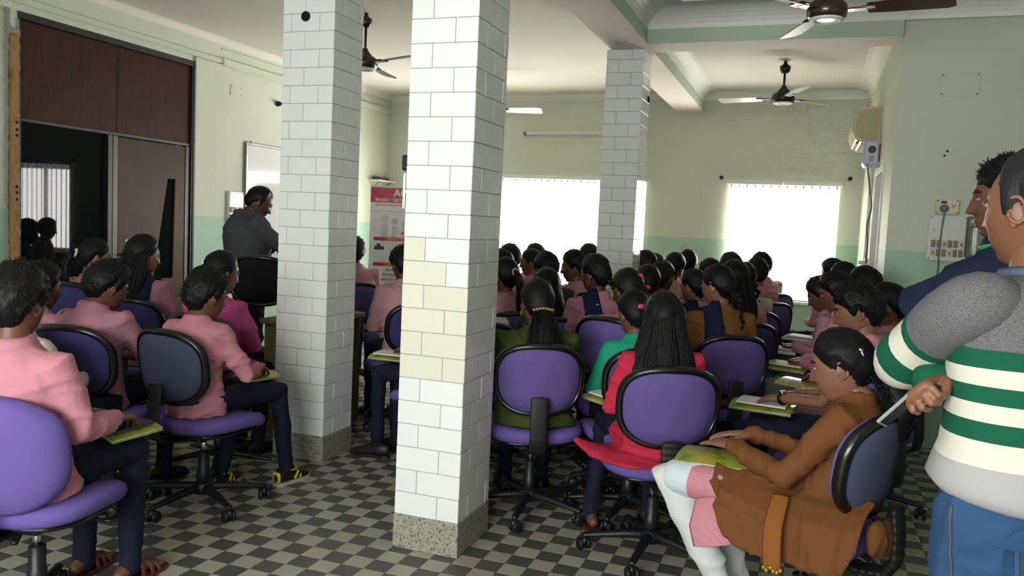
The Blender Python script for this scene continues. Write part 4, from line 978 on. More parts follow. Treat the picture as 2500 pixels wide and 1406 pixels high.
    if top != 'custom':
        gt = wrinkle(weld(join(*g), vx*.9, 4), .005 if fine else .003, 21, hsh(key) % 777)
        gt = (gt[0]+vnormals(gt)*(creases(gt[0], hsh(key) % 991)*(.0085 if fine else .006))[:, None], gt[1])
        nmt = 'kameez' if (skirt and top not in (BROWN, OLIVE, RED)) else ('cardigan' if top in (BROWN, OLIVE, RED, TEAL, DOLIVE) else 'shirt')
        obj(nmt, gt, top, o, True)
    if collar and top != 'custom' and lod != 'f':
        c1, a1 = at(1.0); fwv = np.array((0, math.cos(a1), -math.sin(a1))); upv = np.array((0, math.sin(a1), math.cos(a1))); rr_ = []; ang = np.arange(20)/20*2*PI
        for rad, h in ((1.42, -.03), (1.34, .0), (1.24, .022), (1.15, .025), (1.13, .0), (1.15, -.03)):
            rr_.append(c1+upv*(h*s)+np.outer(np.cos(ang)*nr*rad, (1, 0, 0))+np.outer(np.sin(ang)*nr*rad*1.08+.004, fwv)+np.outer(-.012*np.clip(np.sin(ang), 0, 1), upv))
        obj('collar', loft(rr_, cap=False), top, o, True)
    # ---- dupatta band over a shoulder
    if dup:
        bv = BVHTree.FromPolygons([Vector(v) for v in np.asarray(gt[0]).tolist()], gt[1]); zs_ = sh[-1][2]; yc = at(.9)[0][1]
        def hit(o_, d_, fb):
            h_ = bv.ray_cast(Vector(o_), Vector(d_), 1.5)[0]; return np.array(h_) if h_ is not None else np.array(fb)
        for side in dup:
            rows_ = []; xs_ = side*.085*s+np.linspace(-.052, .052, 5)*s
            for z_ in np.linspace(hz+.08*s, zs_-.035*s, 9): rows_.append([hit((x, yc+.7, z_), (0, -1, 0), (x, yc+.1, z_))+(0, .012, 0) for x in xs_])
            for y_ in np.linspace(.05, -.05, 5): rows_.append([hit((x, yc+y_*s*1.2, zs_+.5), (0, 0, -1), (x, yc+y_, zs_))+(0, 0, .012) for x in xs_])
            for z_ in np.linspace(zs_-.035*s, hz-.02*s, 10): rows_.append([hit((x, yc-.8, z_), (0, 1, 0), rows_[-1][0]*(0, 1, 0)+(x, 0, z_))+(0, -.013, 0) for x in xs_])
            G_ = np.array(rows_); nr_ = len(G_); c1 = at(.5)[0]; out_ = G_-np.array((0, c1[1], 0)); out_[..., 0] *= .3; out_[..., 2] = np.where(np.abs(out_[..., 1:2])[..., 0] < .06, .3, .02); out_ /= np.linalg.norm(out_, axis=-1, keepdims=True)
            obj('dupatta', loft([np.concatenate([G_[k_], (G_[k_]+out_[k_]*.007)[::-1]]) for k_ in range(nr_)]), NAVYD, o, True)
    # ---- hair
    cv, cf, cA, cna, cnz = V, F, np.concatenate([A, [0, 0]]), na, nz
    st = 'man' if hair == 'man' else ('boy' if hair in ('boy', 'crop') else 'girl')
    m_ = cv[:, 2]-hairline(cA, st)
    th = {'boy': .024, 'man': .014, 'crop': .010}.get(hair, .015)
    if hair in ('long', 'curlypony'): th = .020
    thick = np.where(m_ > 0, .003+th*sst(m_, 0, .05)*(.55+.45*sst(cv[:, 2], -.03, .07)), -.006)
    if hair == 'boy': thick += (m_ > .01)*.006*np.abs(wob(cv, 160, hsh(key) % 500))
    elif m_.max() > 0: thick += (m_ > .01)*.002*wob(cv, 120, hsh(key) % 500)
    nn = cv/np.array((.0745, .097, .118))**2; nn /= np.linalg.norm(nn, axis=1, keepdims=True)
    hv = cv+nn*thick[:, None]; keep = [q for q in cf if max(m_[list(q)]) > -.004]
    used = sorted({i for q in keep for i in q}); mp = {u: i for i, u in enumerate(used)}
    hg = [(hv[used], [tuple(mp[i] for i in q) for q in keep])]
    nl_ = {'n': 90, 'm': 30, 'f': 10}[lod]; sd_ = hsh(key) % 313
    if hair == 'boy' and lod != 'f':
        pick = [i for i in used if m_[i] > .015 and cv[i, 2] > -.03]; rp = np.random.default_rng(sd_); pk = rp.choice(pick, 260 if fine else 90)
        hg.append(strands(hv[pk]-nn[pk]*.004, nn[pk]*.6+np.array((0, .25, .0))+rp.normal(size=(len(pk), 3))*.35+np.array((0, -.3, -.5))*(cv[pk, 1:2] < -.03), .020, 1, 3, .0030, .0006, .25, sd_))
    elif hair in ('pony', 'lowpony', 'curlypony'):
        b0 = {'pony': (0, -.112, .015), 'lowpony': (0, -.100, -.045), 'curlypony': (0, -.104, -.035)}[hair]; b0 = np.array(b0)
        path = {'pony': [b0+(0, .02, .005), b0, b0+(0, -.035, -.02), b0+(.0, -.05, -.10), b0+(0, -.035, -.20), b0+(0, -.02, -.28)],
                'lowpony': [b0+(0, .02, .005), b0, b0+(0, -.028, -.06), b0+(.0, -.045, -.16), b0+(0, -.055, -.27), b0+(0, -.055, -.36)],
                'curlypony': [b0+(0, .02, .005), b0, b0+(0, -.035, -.025), b0+(.0, -.055, -.08), b0+(0, -.052, -.14), b0+(0, -.04, -.20)]}[hair]
        wd = {'pony': [.018, .018, .03, .032, .022, .008], 'lowpony': [.05, .045, .075, .105, .11, .07], 'curlypony': [.028, .028, .058, .082, .082, .05]}[hair]
        hg.append(bundle(path, wd, nl_, sd_, .012 if hair == 'curlypony' else .004, .0035))
    elif hair == 'braid': hg.append(braid([(0, -.10, -.05), (.005, -.13, -.10), (.015, -.135, -.20), (.02, -.12, -.32), (.02, -.12, -.42)]))
    elif hair == 'braidr': hg.append(braid([(.03, -.09, -.04), (.06, -.10, -.10), (.075, -.09, -.20), (.08, -.08, -.30), (.085, -.09, -.38)], .024, .013, 12))
    elif hair == 'braid2':
        for sd in (-1, 1): hg.append(braid([(sd*.05, -.085, -.04), (sd*.075, -.09, -.10), (sd*.08, -.09, -.22), (sd*.08, -.10, -.33)], .017, .009, 11))
    elif hair == 'long':
        rp = np.random.default_rng(sd_); rings = []
        ang = np.radians(np.linspace(88, 272, 22))
        for z_, ax_, ay_, oy in ((.05, .083, .107, 0), (.0, .090, .112, -.005), (-.06, .100, .112, -.012), (-.12, .115, .115, -.02), (-.19, .125, .115, -.03), (-.25, .128, .11, -.04), (-.29, .120, .10, -.045)):
            hw_ = 1+.11*sst(-z_, .02, .25)*(key == 'Red'); ax_ = ax_*hw_; outer = np.stack([np.sin(ang)*ax_, np.cos(ang)*ay_+oy, np.full(22, z_)], 1); inner = np.stack([np.sin(ang[::-1])*ax_*.72, np.cos(ang[::-1])*ay_*.72+oy, np.full(22, z_)], 1); rings.append(np.concatenate([outer, inner]))
        hg.append(loft(rings[::-1]))
        for i in range(170 if fine else 60):
            a = math.radians(rp.uniform(85, 275)); z0_ = rp.uniform(-.03, .07); P = []
            for z_ in np.linspace(z0_, -.30+rp.uniform(-.03, .04), 8):
                u_ = np.interp(-z_, [-.1, 0, .06, .12, .19, .25, .33], [.075, .090, .100, .117, .128, .130, .118]); v_ = np.interp(-z_, [-.1, 0, .06, .12, .25, .33], [.095, .112, .113, .116, .112, .10]); oy = np.interp(-z_, [-.1, 0, .12, .33], [0, -.005, -.02, -.048])
                P.append((math.sin(a+.04*math.sin(20*z_+i))*u_*1.02*(1+.11*sst(-z_, .02, .25)*(key == 'Red')), math.cos(a)*v_*1.02+oy, z_))
            hg.append(tube(P, list(np.linspace(.0045, .0025, 8)), 5))
    ho = obj('hair', xf(join(*hg), Mh), hairm, o, True)
    for kind, pos, m in acc:
        pos = np.array(pos, float)
        if kind == 'band': gg = tube([pos+np.array((math.cos(a)*.024, .004*math.sin(a), math.sin(a)*.024)) for a in np.linspace(0, 2*PI, 14)], .008, 8); nm = 'hair_band'
        elif kind == 'bar': gg = join(*[ell(pos+np.array((x, -.006*(1-(x/.06)**2), .004*math.cos(x*60))), (.012, .007, .008), 10, 6) for x in np.linspace(-.045, .045, 7)]); nm = 'hair_clip'
        elif kind == 'clip': gg = join(tube([pos+(-.014, 0, .008), pos+(0, -.003, 0), pos+(.014, 0, .012)], .004, 6), tube([pos, pos+(.004, -.002, -.018)], .004, 6)); nm = 'hair_clip'
        elif kind == 'bow': gg = join(ell(pos+(-.02, 0, 0), (.022, .01, .014), 10, 7), ell(pos+(.02, 0, 0), (.022, .01, .014), 10, 7), ell(pos, (.009, .012, .01), 8, 6)); nm = 'hair_bow'
        elif kind == 'flower': gg = join(ell(pos, (.007, .007, .007), 8, 6), *[ell(pos+np.array((math.cos(a)*.011, -.002, math.sin(a)*.011)), (.008, .005, .008), 8, 6) for a in np.linspace(0, 2*PI, 6)[:-1]]); nm = 'hair_flower'
        elif kind == 'ring': gg = tube([pos+np.array((.004*math.sin(a), math.cos(a)*.013, math.sin(a)*.016)) for a in np.linspace(0, 2*PI, 16)], .0022, 6); nm = 'earring'
        obj(nm, xf(gg, Mh), m, o, True)
    if ch is not None and not standing:
        cphi = phi+ch.get('dphi', 0); f_ = ch.get('fwd', .055)
        cx, cy = root[0]+math.sin(math.radians(phi))*f_, root[1]+math.cos(math.radians(phi))*f_
        chair(cx, cy, cphi, ch.get('rear', 'purple'), ch.get('support', 'bar'), ch['label'], ch.get('spin', 18), ch.get('far', lod == 'f'), ch.get('lift', 0))
    PEOPLE[key] = ex; ex['phi'] = phi; return ex
def w2(ex, p):
    """local point of a person -> room"""
    a = -math.radians(ex['phi']); c, s_ = math.cos(a), math.sin(a); p = np.asarray(p, float)
    return np.array((ex['root'][0]+c*p[0]-s_*p[1], ex['root'][1]+s_*p[0]+c*p[1], p[2]))
AUD = 'seated audience'
def stu(key, head, phi, label, chl=None, **k):
    c = k.pop('chair', {}); 
    if chl: c = dict(c, label=chl)
    return person(key, head, phi, label, group=AUD, ch=c if chl else None, **k)
# ---------------- left block, facing the far wall
stu('L1', (50, 648, 2.62), -8, 'boy in pink checked shirt nearest at the left edge, back to camera', 'purple covered swivel chair nearest at the left edge', lod='n', w=1.06, tone='m', lean=(-12, -2), hyaw=-10, hpitch=8, feet='sandal', chair=dict(rear='cover', spin=40, dphi=-6, lift=-.075), wrists={1: (.16, .24, .14), -1: (.0, .28, .14)}, poles={1: (.25, -.6, -.9)})
stu('L2b', (62, 700, 3.4), -4, 'boy in pale shirt almost hidden behind the nearest left boy', 'swivel chair under the pale shirted boy at the left edge', lod='m', chair=dict(rear='blue', far=True), top=CREAM, tone='d', lean=(-6, 2))
stu('L2', (108, 642, 4.0), -4, 'dark haired boy in pink behind the nearest left boy, cheek showing', 'purple swivel chair of the boy behind the nearest left boy', lod='m', tone='d', hyaw=14, lean=(-6, 2), chair=dict(rear='blue', far=True))
stu('L3', (285, 643, 3.90), -8, 'boy in mauve pink shirt hunched forward in second row left', 'dark blue backed swivel chair of the hunched mauve shirted boy', lod='n', top=PINKM, tone='m', lean=(-8, 8), nk=(.8, 45), hyaw=22, hpitch=22, feet='shoe', chair=dict(rear='blue', spin=30, dphi=-2), wrists={1: (.1, .33, .14), -1: (-.02, .33, .14)})
stu('L4', (238, 582, 5.3), -2, 'girl with white hair band near the dark glass, face turned right', 'purple swivel chair in front of the dark glass pane', lod='m', sex='f', hair='pony', top=PINKM, tone='l', hyaw=30, lean=(-6, 2), chair=dict(rear='blue', lift=.05, far=True), acc=(('band', (0, -.12, .015), M_whitep),), skirt=.7, bottom=WHITE)
stu('L5', (357, 575, 5.0), -14, 'girl with long loose hair and navy dupatta by the brown door', 'purple swivel chair of the girl by the brown door', lod='m', sex='f', hair='long', top=PINKM, tone='l', hyaw=40, lean=(-6, 2), chair=dict(rear='blue', dphi=-6, far=True), dup=(1,), skirt=.7, bottom=WHITE, acc=(('clip', (-.03, -.10, .075), M_whitep),))
stu('L6', (515, 663, 3.85), 0, 'boy in pink shirt and yellow black sneakers beside the left pillar', 'grey backed swivel chair of the boy in yellow sneakers', lod='n', tone='m', lean=(-6, 4), nk=(.85, 40), hyaw=16, hpitch=10, feet='sneaker', legs={1: (.16, 0, .15, .10), -1: (.05, 0, .10, -.12)}, chair=dict(rear='grey', spin=-20, dphi=6), wrists={1: (.13, .28, .12), -1: (0, .30, .13)})
stu('L7', (548, 612, 4.4), -6, 'girl in bright pink top with tied up hair before the speaker', 'swivel chair of the girl in the bright pink top', lod='m', sex='f', hair='pony', top=HOT, tone='m', hyaw=28, lean=(-5, 3), legs={-1: (.07, 0, .07, -.05), 1: (.05, 0, .05, -.05)}, skirt=.6, chair=dict(rear='blue', spin=10, far=True), acc=(('clip', (0, -.115, .06), M_whitep),), collar=False)
# ---------------- between the pillars
stu('M1', (866, 580, 7.0), -40, 'boy in pink shirt just right of the left pillar, far row', 'dark swivel chair just right of the left pillar', lod='m', tone='d', top=PINKL, chair=dict(rear='purple', far=True))
stu('M2', (983, 603, 5.6), -50, 'boy in pale pink shirt sitting in front of the red banner', 'swivel chair of the boy in front of the red banner', lod='m', tone='d', top=PINKL, chair=dict(rear='blue', spin=50), lean=(6, 12), hpitch=12)
stu('M3', (1068, 655, 4.7), -82, 'student hidden behind the front pillar, knees and booklet showing', 'swivel chair hidden behind the front pillar', lod='m', tone='m', top=PINKL, legs={-1: (.09, 0, .09, .0), 1: (.09, 0, .09, .0)}, chair=dict(far=True))
# ---------------- right of the front pillar, nearest
def spread_hem(ex):
    hz, s = ex['hz'], ex['s']
    return join(ell((0, -.03, hz-.062), (.285, .21, .030), 24, 8), tube([(-.24, -.02, hz-.055), (-.30, .04, hz-.045), (-.345, .07, hz-.03)], [(.09, .03), (.06, .022), (.02, .012)], 12, side=(0, 1, 0)), ell((.24, -.06, hz-.06), (.085, .1, .045), 16, 8))
stu('G', (1312, 680, 3.98), -24, 'girl in olive knit cardigan with gold hair clip and long ponytail', 'purple swivel chair of the girl in the olive cardigan', lod='n', sex='f', hair='lowpony', top=OLIVE, bottom=NAVY, tone='m', w=1.3, lean=(3, 8), hyaw=-10, hpitch=6, skirt=.6, collar=False, chair=dict(rear='purple', spin=36), acc=(('bar', (0, -.118, -.025), M_gold), ('ring', (-.083, -.012, -.045), M_gold), ('ring', (.083, -.012, -.045), M_gold)))
stu('Red', (1622, 713, 3.50), -22, 'girl in crimson cardigan with long loose hair, back to camera', 'purple swivel chair of the girl in the crimson cardigan', lod='n', sex='f', hair='long', top=RED, bottom=NAVY, tone='m', w=1.08, lean=(2, 6), hyaw=2, hpitch=6, skirt=.45, collar=False, extra=(spread_hem,), feet='sandal', legs={-1: (.17, 0, .22, -.05), 1: (.10, 0, .06, .0)}, chair=dict(rear='purple', support='bellows', spin=28), ears=False)
stu('Teal', (1545, 708, 4.05), -25, 'girl in teal cardigan bending forward beside the crimson cardigan girl', 'lilac grey swivel chair of the girl in the teal cardigan', lod='m', sex='f', hair='pony', top=TEAL, tone='m', lean=(6, 14), hyaw=-14, hpitch=12, collar=False, chair=dict(rear='grey', dphi=-4), acc=(('bow', (0, -.125, .03), M_pinkp),))
def belt(ex):
    return None
def brown_flap(ex):
    hz, s = ex['hz'], ex['s']; gl = []
    # the long cardigan hangs over the near side of the seat
    prof = [(-.10, .605), (-.17, .575), (-.225, .53), (-.258, .47), (-.270, .41), (-.272, .395)]; rings = []
    for k in range(25):
        u_ = k/24; y_ = -.19+.47*u_; e_ = 1-.55*max(0, (u_-.72)/.28)**2-.5*max(0, (.14-u_)/.14)**2; fo = .010*math.sin(u_*21+.6)+.006*math.sin(u_*43); out = []
        for i, (x_, z_) in enumerate(prof):
            t_ = i/5; out.append((x_*(1 if e_ > .9 else (.75+.25*e_))-fo*t_, y_+.015*t_*math.sin(u_*9), .60-(.60-z_)*e_-.02*(1-u_)*t_))
        o_ = np.array(out); rings.append(np.concatenate([o_, (o_+np.array((.022, 0, -.006)))[::-1]]))
    gl.append(loft(rings)); gl.append(tube([(-.13, -.20, .49), (0, -.225, .48), (.13, -.20, .49)], [(.03, .06), (.03, .07), (.03, .06)], 14, side=(0, 1, 0)))
    return join(*gl)
B = stu('B', (2038, 805, 2.70), -70, 'girl in long brown cardigan with curly ponytail, booklet on her lap', 'swivel chair of the girl in the brown cardigan', lod='n', sex='f', hair='curlypony', top=BROWN, bottom=WHITE, tone='l', lean=(-24, -4), nk=(.8, 60), hyaw=-8, hpitch=14, legS=1.12, aSm=.98, skirt=.62, collar=False, extra=(brown_flap,), feet='bare', legs={-1: (.13, .02, .10, -.28), 1: (.10, .01, .12, -.22)}, chair=dict(rear='grey', support='bellows', spin=5, dphi=4), wrists={-1: (-.08, .30, .15), 1: (.08, .30, .16)}, poles={-1: (-.55, -.35, -.9), 1: (.5, -.4, -.8)}, hk='flat', acc=(('clip', (-.062, -.082, .052), M_whitep), ('bow', (-.02, -.128, -.032), M_tealp)), hs=.97)
def draped(name, parent, geo, origin, du, dv, nrm_, m, offs=.004, nu=10, nv=8, thick=.003):
    """small cloth piece laid onto the surface of geo"""
    bv = BVHTree.FromPolygons([Vector(v) for v in np.asarray(geo[0]).tolist()], geo[1]); G = []; origin, du, dv, nrm_ = [np.asarray(q, float) for q in (origin, du, dv, nrm_)]
    for i in range(nu+1):
        for j in range(nv+1):
            p = origin+du*(i/nu-.5)+dv*(j/nv-.5); h = bv.ray_cast(Vector(p+nrm_*.4), Vector(-nrm_), 1.0)[0]
            G.append(np.array(h)+nrm_*offs if h is not None else p)
    G = np.array(G); n = len(G); V = np.concatenate([G+nrm_*thick, G]); F = []; q = lambda i, j: i*(nv+1)+j
    for i in range(nu):
        for j in range(nv): F += [(q(i, j), q(i+1, j), q(i+1, j+1), q(i, j+1)), (n+q(i, j), n+q(i, j+1), n+q(i+1, j+1), n+q(i+1, j))]
    for i in range(nu): F += [(q(i, 0), n+q(i, 0), n+q(i+1, 0), q(i+1, 0)), (q(i, nv), q(i+1, nv), n+q(i+1, nv), n+q(i, nv))]
    for j in range(nv): F += [(q(0, j), q(0, j+1), n+q(0, j+1), n+q(0, j)), (q(nu, j), n+q(nu, j), n+q(nu, j+1), q(nu, j+1))]
    return obj(name, (V, F), m, parent, True)
# her pink kameez and white hem over the near thigh, cardigan belt with sequins
s_ = B['s']; th = B['kn'][-1]-B['hip'][-1]
PK = weld(join(*[tube([B['hip'][d]*.45+B['kn'][d]*.55, B['hip'][d]*.15+B['kn'][d]*.85], [(.100*s_, .088*s_), (.098*s_, .082*s_)], 16, side=(1, 0, 0)) for d in (-1, 1)]), .01, 3)
obj('kameez', PK, PINK, B['o'], True)
obj('kameez_border', weld(join(*[tube([B['hip'][d]*.17+B['kn'][d]*.83, B['hip'][d]*.07+B['kn'][d]*.93], [(.101*s_, .086*s_), (.099*s_, .082*s_)], 16, side=(1, 0, 0)) for d in (-1, 1)]), .01, 2), fabric('white_border', '#cfdbe0', 800, .04), B['o'], True)
obj('kameez_flap', tube([(-.19, .31, .50), (-.235, .29, .43), (-.245, .27, .37)], [(.06, .012), (.075, .008), (.07, .006)], 12, side=(0, 1, 0)), PINK, B['o'], True)
bl = obj('belt', tube([(-.20, .07, B['hz']+.05), (-.272, .06, .50), (-.297, .05, .44), (-.296, .045, .375)], [(.03, .006)]*4, 10, side=(0, 1, 0)), fabric('belt_knit', '#8a5526', 260, .08), B['o'], True)
obj('sequins', join(*[ell((-.298+.004*math.sin(k*3), 0.016+.011*k, .370+.006*math.cos(k*2.2)), (.008, .008, .009), 8, 6) for k in range(6)]), M_gold, bl, True)
# ---------------- rows right of the front pillar
rows = [
 ('R3b', (1172, 668, 4.7), -30, 'student in pale top with only a shoulder showing beside the front pillar', 'dark swivel chair beside the front pillar', dict(lod='m', sex='f', hair='pony', top=CREAM, w=1.1, chair=dict(rear='blue', far=True))),
 ('R10', (1450, 620, 4.95), -38, 'girl with side braid, pink kameez and navy dupatta before the square pillar', 'swivel chair of the girl with the navy dupatta', dict(lod='n', sex='f', hair='braidr', top=PINKM, dup=(-1,), hyaw=-25, hpitch=10, tone='d', chair=dict(rear='blue', far=True), acc=(('ring', (-.083, -.012, -.045), M_gold),))),
 ('R11', (1530, 655, 4.5), -30, 'girl with pink flower and pink bow in her hair', 'purple swivel chair between the olive and teal cardigan girls', dict(lod='m', sex='f', hair='pony', top=ROSE, tone='d', hyaw=-15, hpitch=10, chair=dict(rear='purple', dphi=48, lift=.08), acc=(('flower', (.035, -.085, .075), M_pinkp), ('bow', (.03, -.125, .01), M_pinkp)))),
 ('R20', (1748, 645, 4.65), -26, 'girl with a single braid and brown scarf in front of the crimson row', 'large dark purple swivel chair behind the girl with brown scarf', dict(lod='n', sex='f', hair='braid', top=MUST, dup=(-1,), tone='l', hyaw=-34, hpitch=10, chair=dict(rear='purple', spin=20), acc=(('band', (.0, -.13, -.33), M_tealp),))),
 ('R7', (1335, 655, 5.1), -30, 'girl with long dark hair and dark olive sweater, middle rows', 'swivel chair of the girl in dark olive sweater', dict(lod='m', sex='f', hair='long', top=DOLIVE, tone='d', collar=False, chair=dict(far=True))),
 ('R3', (1232, 628, 5.3), -35, 'girl with pink hair band and hanging hair at the front pillar edge', 'swivel chair of the girl with the pink hair band', dict(lod='m', sex='f', hair='pony', top=PINKL, tone='m', hyaw=-20, acc=(('band', (0, -.125, .02), M_pinkb),), chair=dict(far=True))),
 ('R6', (1333, 618, 6.1), -40, 'boy with rounded dark hair, back of head against the wide window', 'swivel chair of the boy with rounded hair at the window', dict(lod='m', tone='d', top=DOLIVE, chair=dict(far=True))),
 ('R8', (1400, 614, 6.3), -62, 'boy in pink shirt in left profile against the wide window', 'swivel chair of the boy in profile at the wide window', dict(lod='m', tone='m', top=PINKL, hyaw=-38, hpitch=6, chair=dict(far=True))),
 ('R4', (1297, 606, 7.0), -60, 'crop haired boy in left profile before the bright window', 'swivel chair of the crop haired boy at the window', dict(lod='m', tone='l', top=PINK, hair='crop', hyaw=-36, hpitch=4, chair=dict(far=True))),
 ('R5', (1306, 597, 8.0), -60, 'student half hidden behind the crop haired boy', 'swivel chair under the student half hidden behind the crop haired boy', dict(chair=dict(far=True), lod='f', tone='m', top=PINKL)),
 ('R1', (1243, 598, 7.2), -55, 'student whose dark head rises highest beside the front pillar', 'swivel chair under the highest dark head by the front pillar', dict(chair=dict(far=True), lod='f', tone='d', top=PINKL)),
 ('R2', (1222, 610, 6.3), -55, 'student whose head is cut by the front pillar edge', 'swivel chair under the head cut by the front pillar', dict(chair=dict(far=True), lod='f', tone='d', top=PINKL)),
 ('R9', (1437, 598, 7.6), -55, 'student whose dark head touches the left edge of the square pillar', 'swivel chair under the head touching the square pillar', dict(chair=dict(far=True), lod='f', tone='d', top=PINKL)),
 ('R17', (1583, 645, 5.5), -30, 'girl with two hanging braids right beside the square pillar', 'swivel chair of the girl with two braids', dict(lod='m', sex='f', hair='braid2', top=PINKL, tone='d', hyaw=10, chair=dict(far=True))),
 ('R13', (1575, 614, 7.0), -50, 'dark head nearest the strip of window right of the square pillar', 'swivel chair under the head by the window strip', dict(chair=dict(far=True), lod='f', tone='d', top=PINKL)),
 ('R13b', (1599, 622, 7.8), -50, 'dark head half hidden right of the square pillar', 'swivel chair under the half hidden head right of the square pillar', dict(chair=dict(far=True), lod='f', tone='d', top=PINKL)),
 ('R16', (1622, 636, 5.8), -10, 'girl with maroon tinted hair turned right below the green dado', 'swivel chair of the girl with maroon tinted hair', dict(lod='m', sex='f', hair='pony', top=PINKM, tone='d', hyaw=30, hairm=M_hairb, chair=dict(far=True))),
 ('R14', (1651, 620, 7.1), -20, 'boy with a pale ear stud turned right below the green dado', 'swivel chair under the boy with the pale ear stud', dict(chair=dict(far=True), lod='f', tone='m', top=PINKL, hyaw=40)),
 ('R15', (1679, 612, 7.9), -20, 'boy with spiky hair highest below the green dado', 'swivel chair under the boy with spiky hair', dict(chair=dict(far=True), lod='f', tone='m', top=PINKL, hyaw=0)),
 ('R18', (1692, 656, 5.5), -38, 'girl with brown neck and navy dupatta beside the braided girl', 'swivel chair of the girl beside the braided girl', dict(lod='m', sex='f', hair='pony', top=PINKL, dup=(-1,), tone='l', hyaw=-20, chair=dict(far=True))),
 ('R19', (1733, 634, 6.8), -35, 'student whose head shows just above the braided girl', 'swivel chair under the head above the braided girl', dict(chair=dict(far=True), lod='f', tone='d', top=PINKL)),
 ('R21', (1790, 636, 5.3), -28, 'girl with loose wavy hair right behind the braided girl', 'black rimmed swivel chair beyond the large dark purple one', dict(lod='m', sex='f', hair='long', top=ROSE, tone='m', hyaw=-20, chair=dict(rear='blue', far=True))),
 ('R22', (1783, 619, 6.9), -35, 'student whose head overlaps the left edge of the far window', 'swivel chair under the head at the far window left edge', dict(chair=dict(far=True), lod='f', tone='d', top=PINKL)),
 ('R22b', (1818, 640, 6.1), -25, 'girl with a long braid and cream top before the far window', 'purple swivel chair of the girl in cream at the far window', dict(lod='m', sex='f', hair='braidr', top=CREAM, tone='m', w=1.15, chair=dict(rear='purple', far=True))),
 ('R24', (1848, 632, 6.9), -42, 'boy in pink shirt facing away before the far window', 'swivel chair of the boy before the far window', dict(lod='m', tone='l', top=PINK, hyaw=20, chair=dict(rear='purple', far=True))),
 ('R23', (1858, 618, 8.0), -42, 'student half hidden behind the boy before the far window', 'swivel chair under the student half hidden before the far window', dict(chair=dict(far=True), lod='f', tone='d', top=PINKL)),
 # right column, facing the speaker
 ('R29', (2078, 694, 3.62), -76, 'boy in pink shirt with thick hair and wrist watch behind the brown cardigan girl', 'purple swivel chair behind the brown cardigan girl', dict(lod='n', tone='l', hyaw=-6, hpitch=16, lean=(-4, 6), legS=1.05, sleeves=.25, chair=dict(rear='cover', spin=33, dphi=22, fwd=.09), wrists={-1: (-.12, .33, .15), 1: (.06, .30, .15)}, legs={-1: (.13, 0, .12, 0), 1: (.1, 0, .1, 0)})),
 ('R30', (2160, 690, 4.25), -74, 'girl with white hair band and ponytail against the green wall', 'swivel chair of the girl with the white hair band', dict(lod='m', sex='f', hair='pony', top=PINKM, bottom=WHITE, skirt=.85, tone='m', hpitch=12, lean=(-4, 4), legS=1.0, chair=dict(rear='blue', spin=12, dphi=26, fwd=.09), acc=(('band', (0, -.125, .015), M_whitep),), wrists={-1: (-.06, .33, .15), 1: (.06, .33, .15)})),
 ('R28', (2030, 668, 4.85), -76, 'boy looking down in third place of the right column', 'swivel chair third in the right column', dict(lod='m', tone='m', hpitch=18, hyaw=-8, top=PINK, bottom=GREYT, chair=dict(far=True))),
 ('R28b', (1992, 680, 5.6), -78, 'student with brown hair bowed beside the bright booklets', 'swivel chair under the bowed student with brown hair', dict(chair=dict(far=True), lod='m', tone='m', hpitch=24, top=PINKL, bottom=GREYT, hairm=M_hairb)),
 ('R26', (2057, 643, 6.2), -60, 'dark haired student at the right edge of the far window', None, dict(lod='f', tone='m', top=PINKL)),
 ('R27', (2108, 654, 5.2), -52, 'student with black hair before the bay side door', None, dict(lod='f', tone='d', top=PINKL, lean=(-4, 4))),
 ('R25', (2030, 633, 7.2), -52, 'farthest student in the right column, head lit by the window', None, dict(lod='f', tone='l', top=PINKL)),
]
for key, hd_, ph_, lb, cl, kw in rows: stu(key, hd_, ph_, lb, cl, **kw)
# wrist watch of the boy behind the brown cardigan girl
e = PEOPLE['R29']; a_, b_ = e['el'][-1], e['wr'][-1]; d_ = nrm(b_-a_); cw = a_+(b_-a_)*.93
x_ = nrm(np.cross(d_, (0, 0, 1))); y_ = np.cross(x_, d_); rw = .031*e['s']
wt = obj('wrist_watch', tube([cw+x_*math.cos(q)*rw+y_*math.sin(q)*rw for q in np.linspace(0, 2*PI, 18)], [(.011, .004)]*18, 8, side=d_), M_black, e['o'], True); obj('watch_case', xf(lathe([(.018, -.004), (.018, .006), (.013, .008)], 16), np.array(frame(cw+y_*rw, d_, y_))), M_chrome, wt)
# ---------------- the speaker, standing behind the desk
PR = person('speaker', (652, 459, 6.25), 42, 'man in dark grey shirt standing with bowed head before the whiteboard', hair='man', top=GREYS, bottom=BLACKT, tone='d', lean=(-4, 2), nk=(.6, 45), hpitch=26, hyaw=6, standing=True, lod='m', w=1.35, wrists={1: (.03, .27, .44), -1: (-.04, .24, .30)}, poles={1: (.7, -.2, -.8), -1: (-.7, -.2, -.8)}, hk='fist', group=None)
mic = empty('microphone', tuple(w2(PR, PR['wr'][1]+np.array((0, .05, .0)))), 0); tag(mic, 'black hand microphone raised by the man in grey', 'microphone')
obj('handle', tube([(0, 0, -.09), (0, 0, .05)], [.011, .015], 10), M_black, mic, True); obj('head', ell((0, 0, .075), (.025, .025, .03), 14, 10), mat('mic_mesh', '#3a3a3c', .4, metal=.7), mic, True)
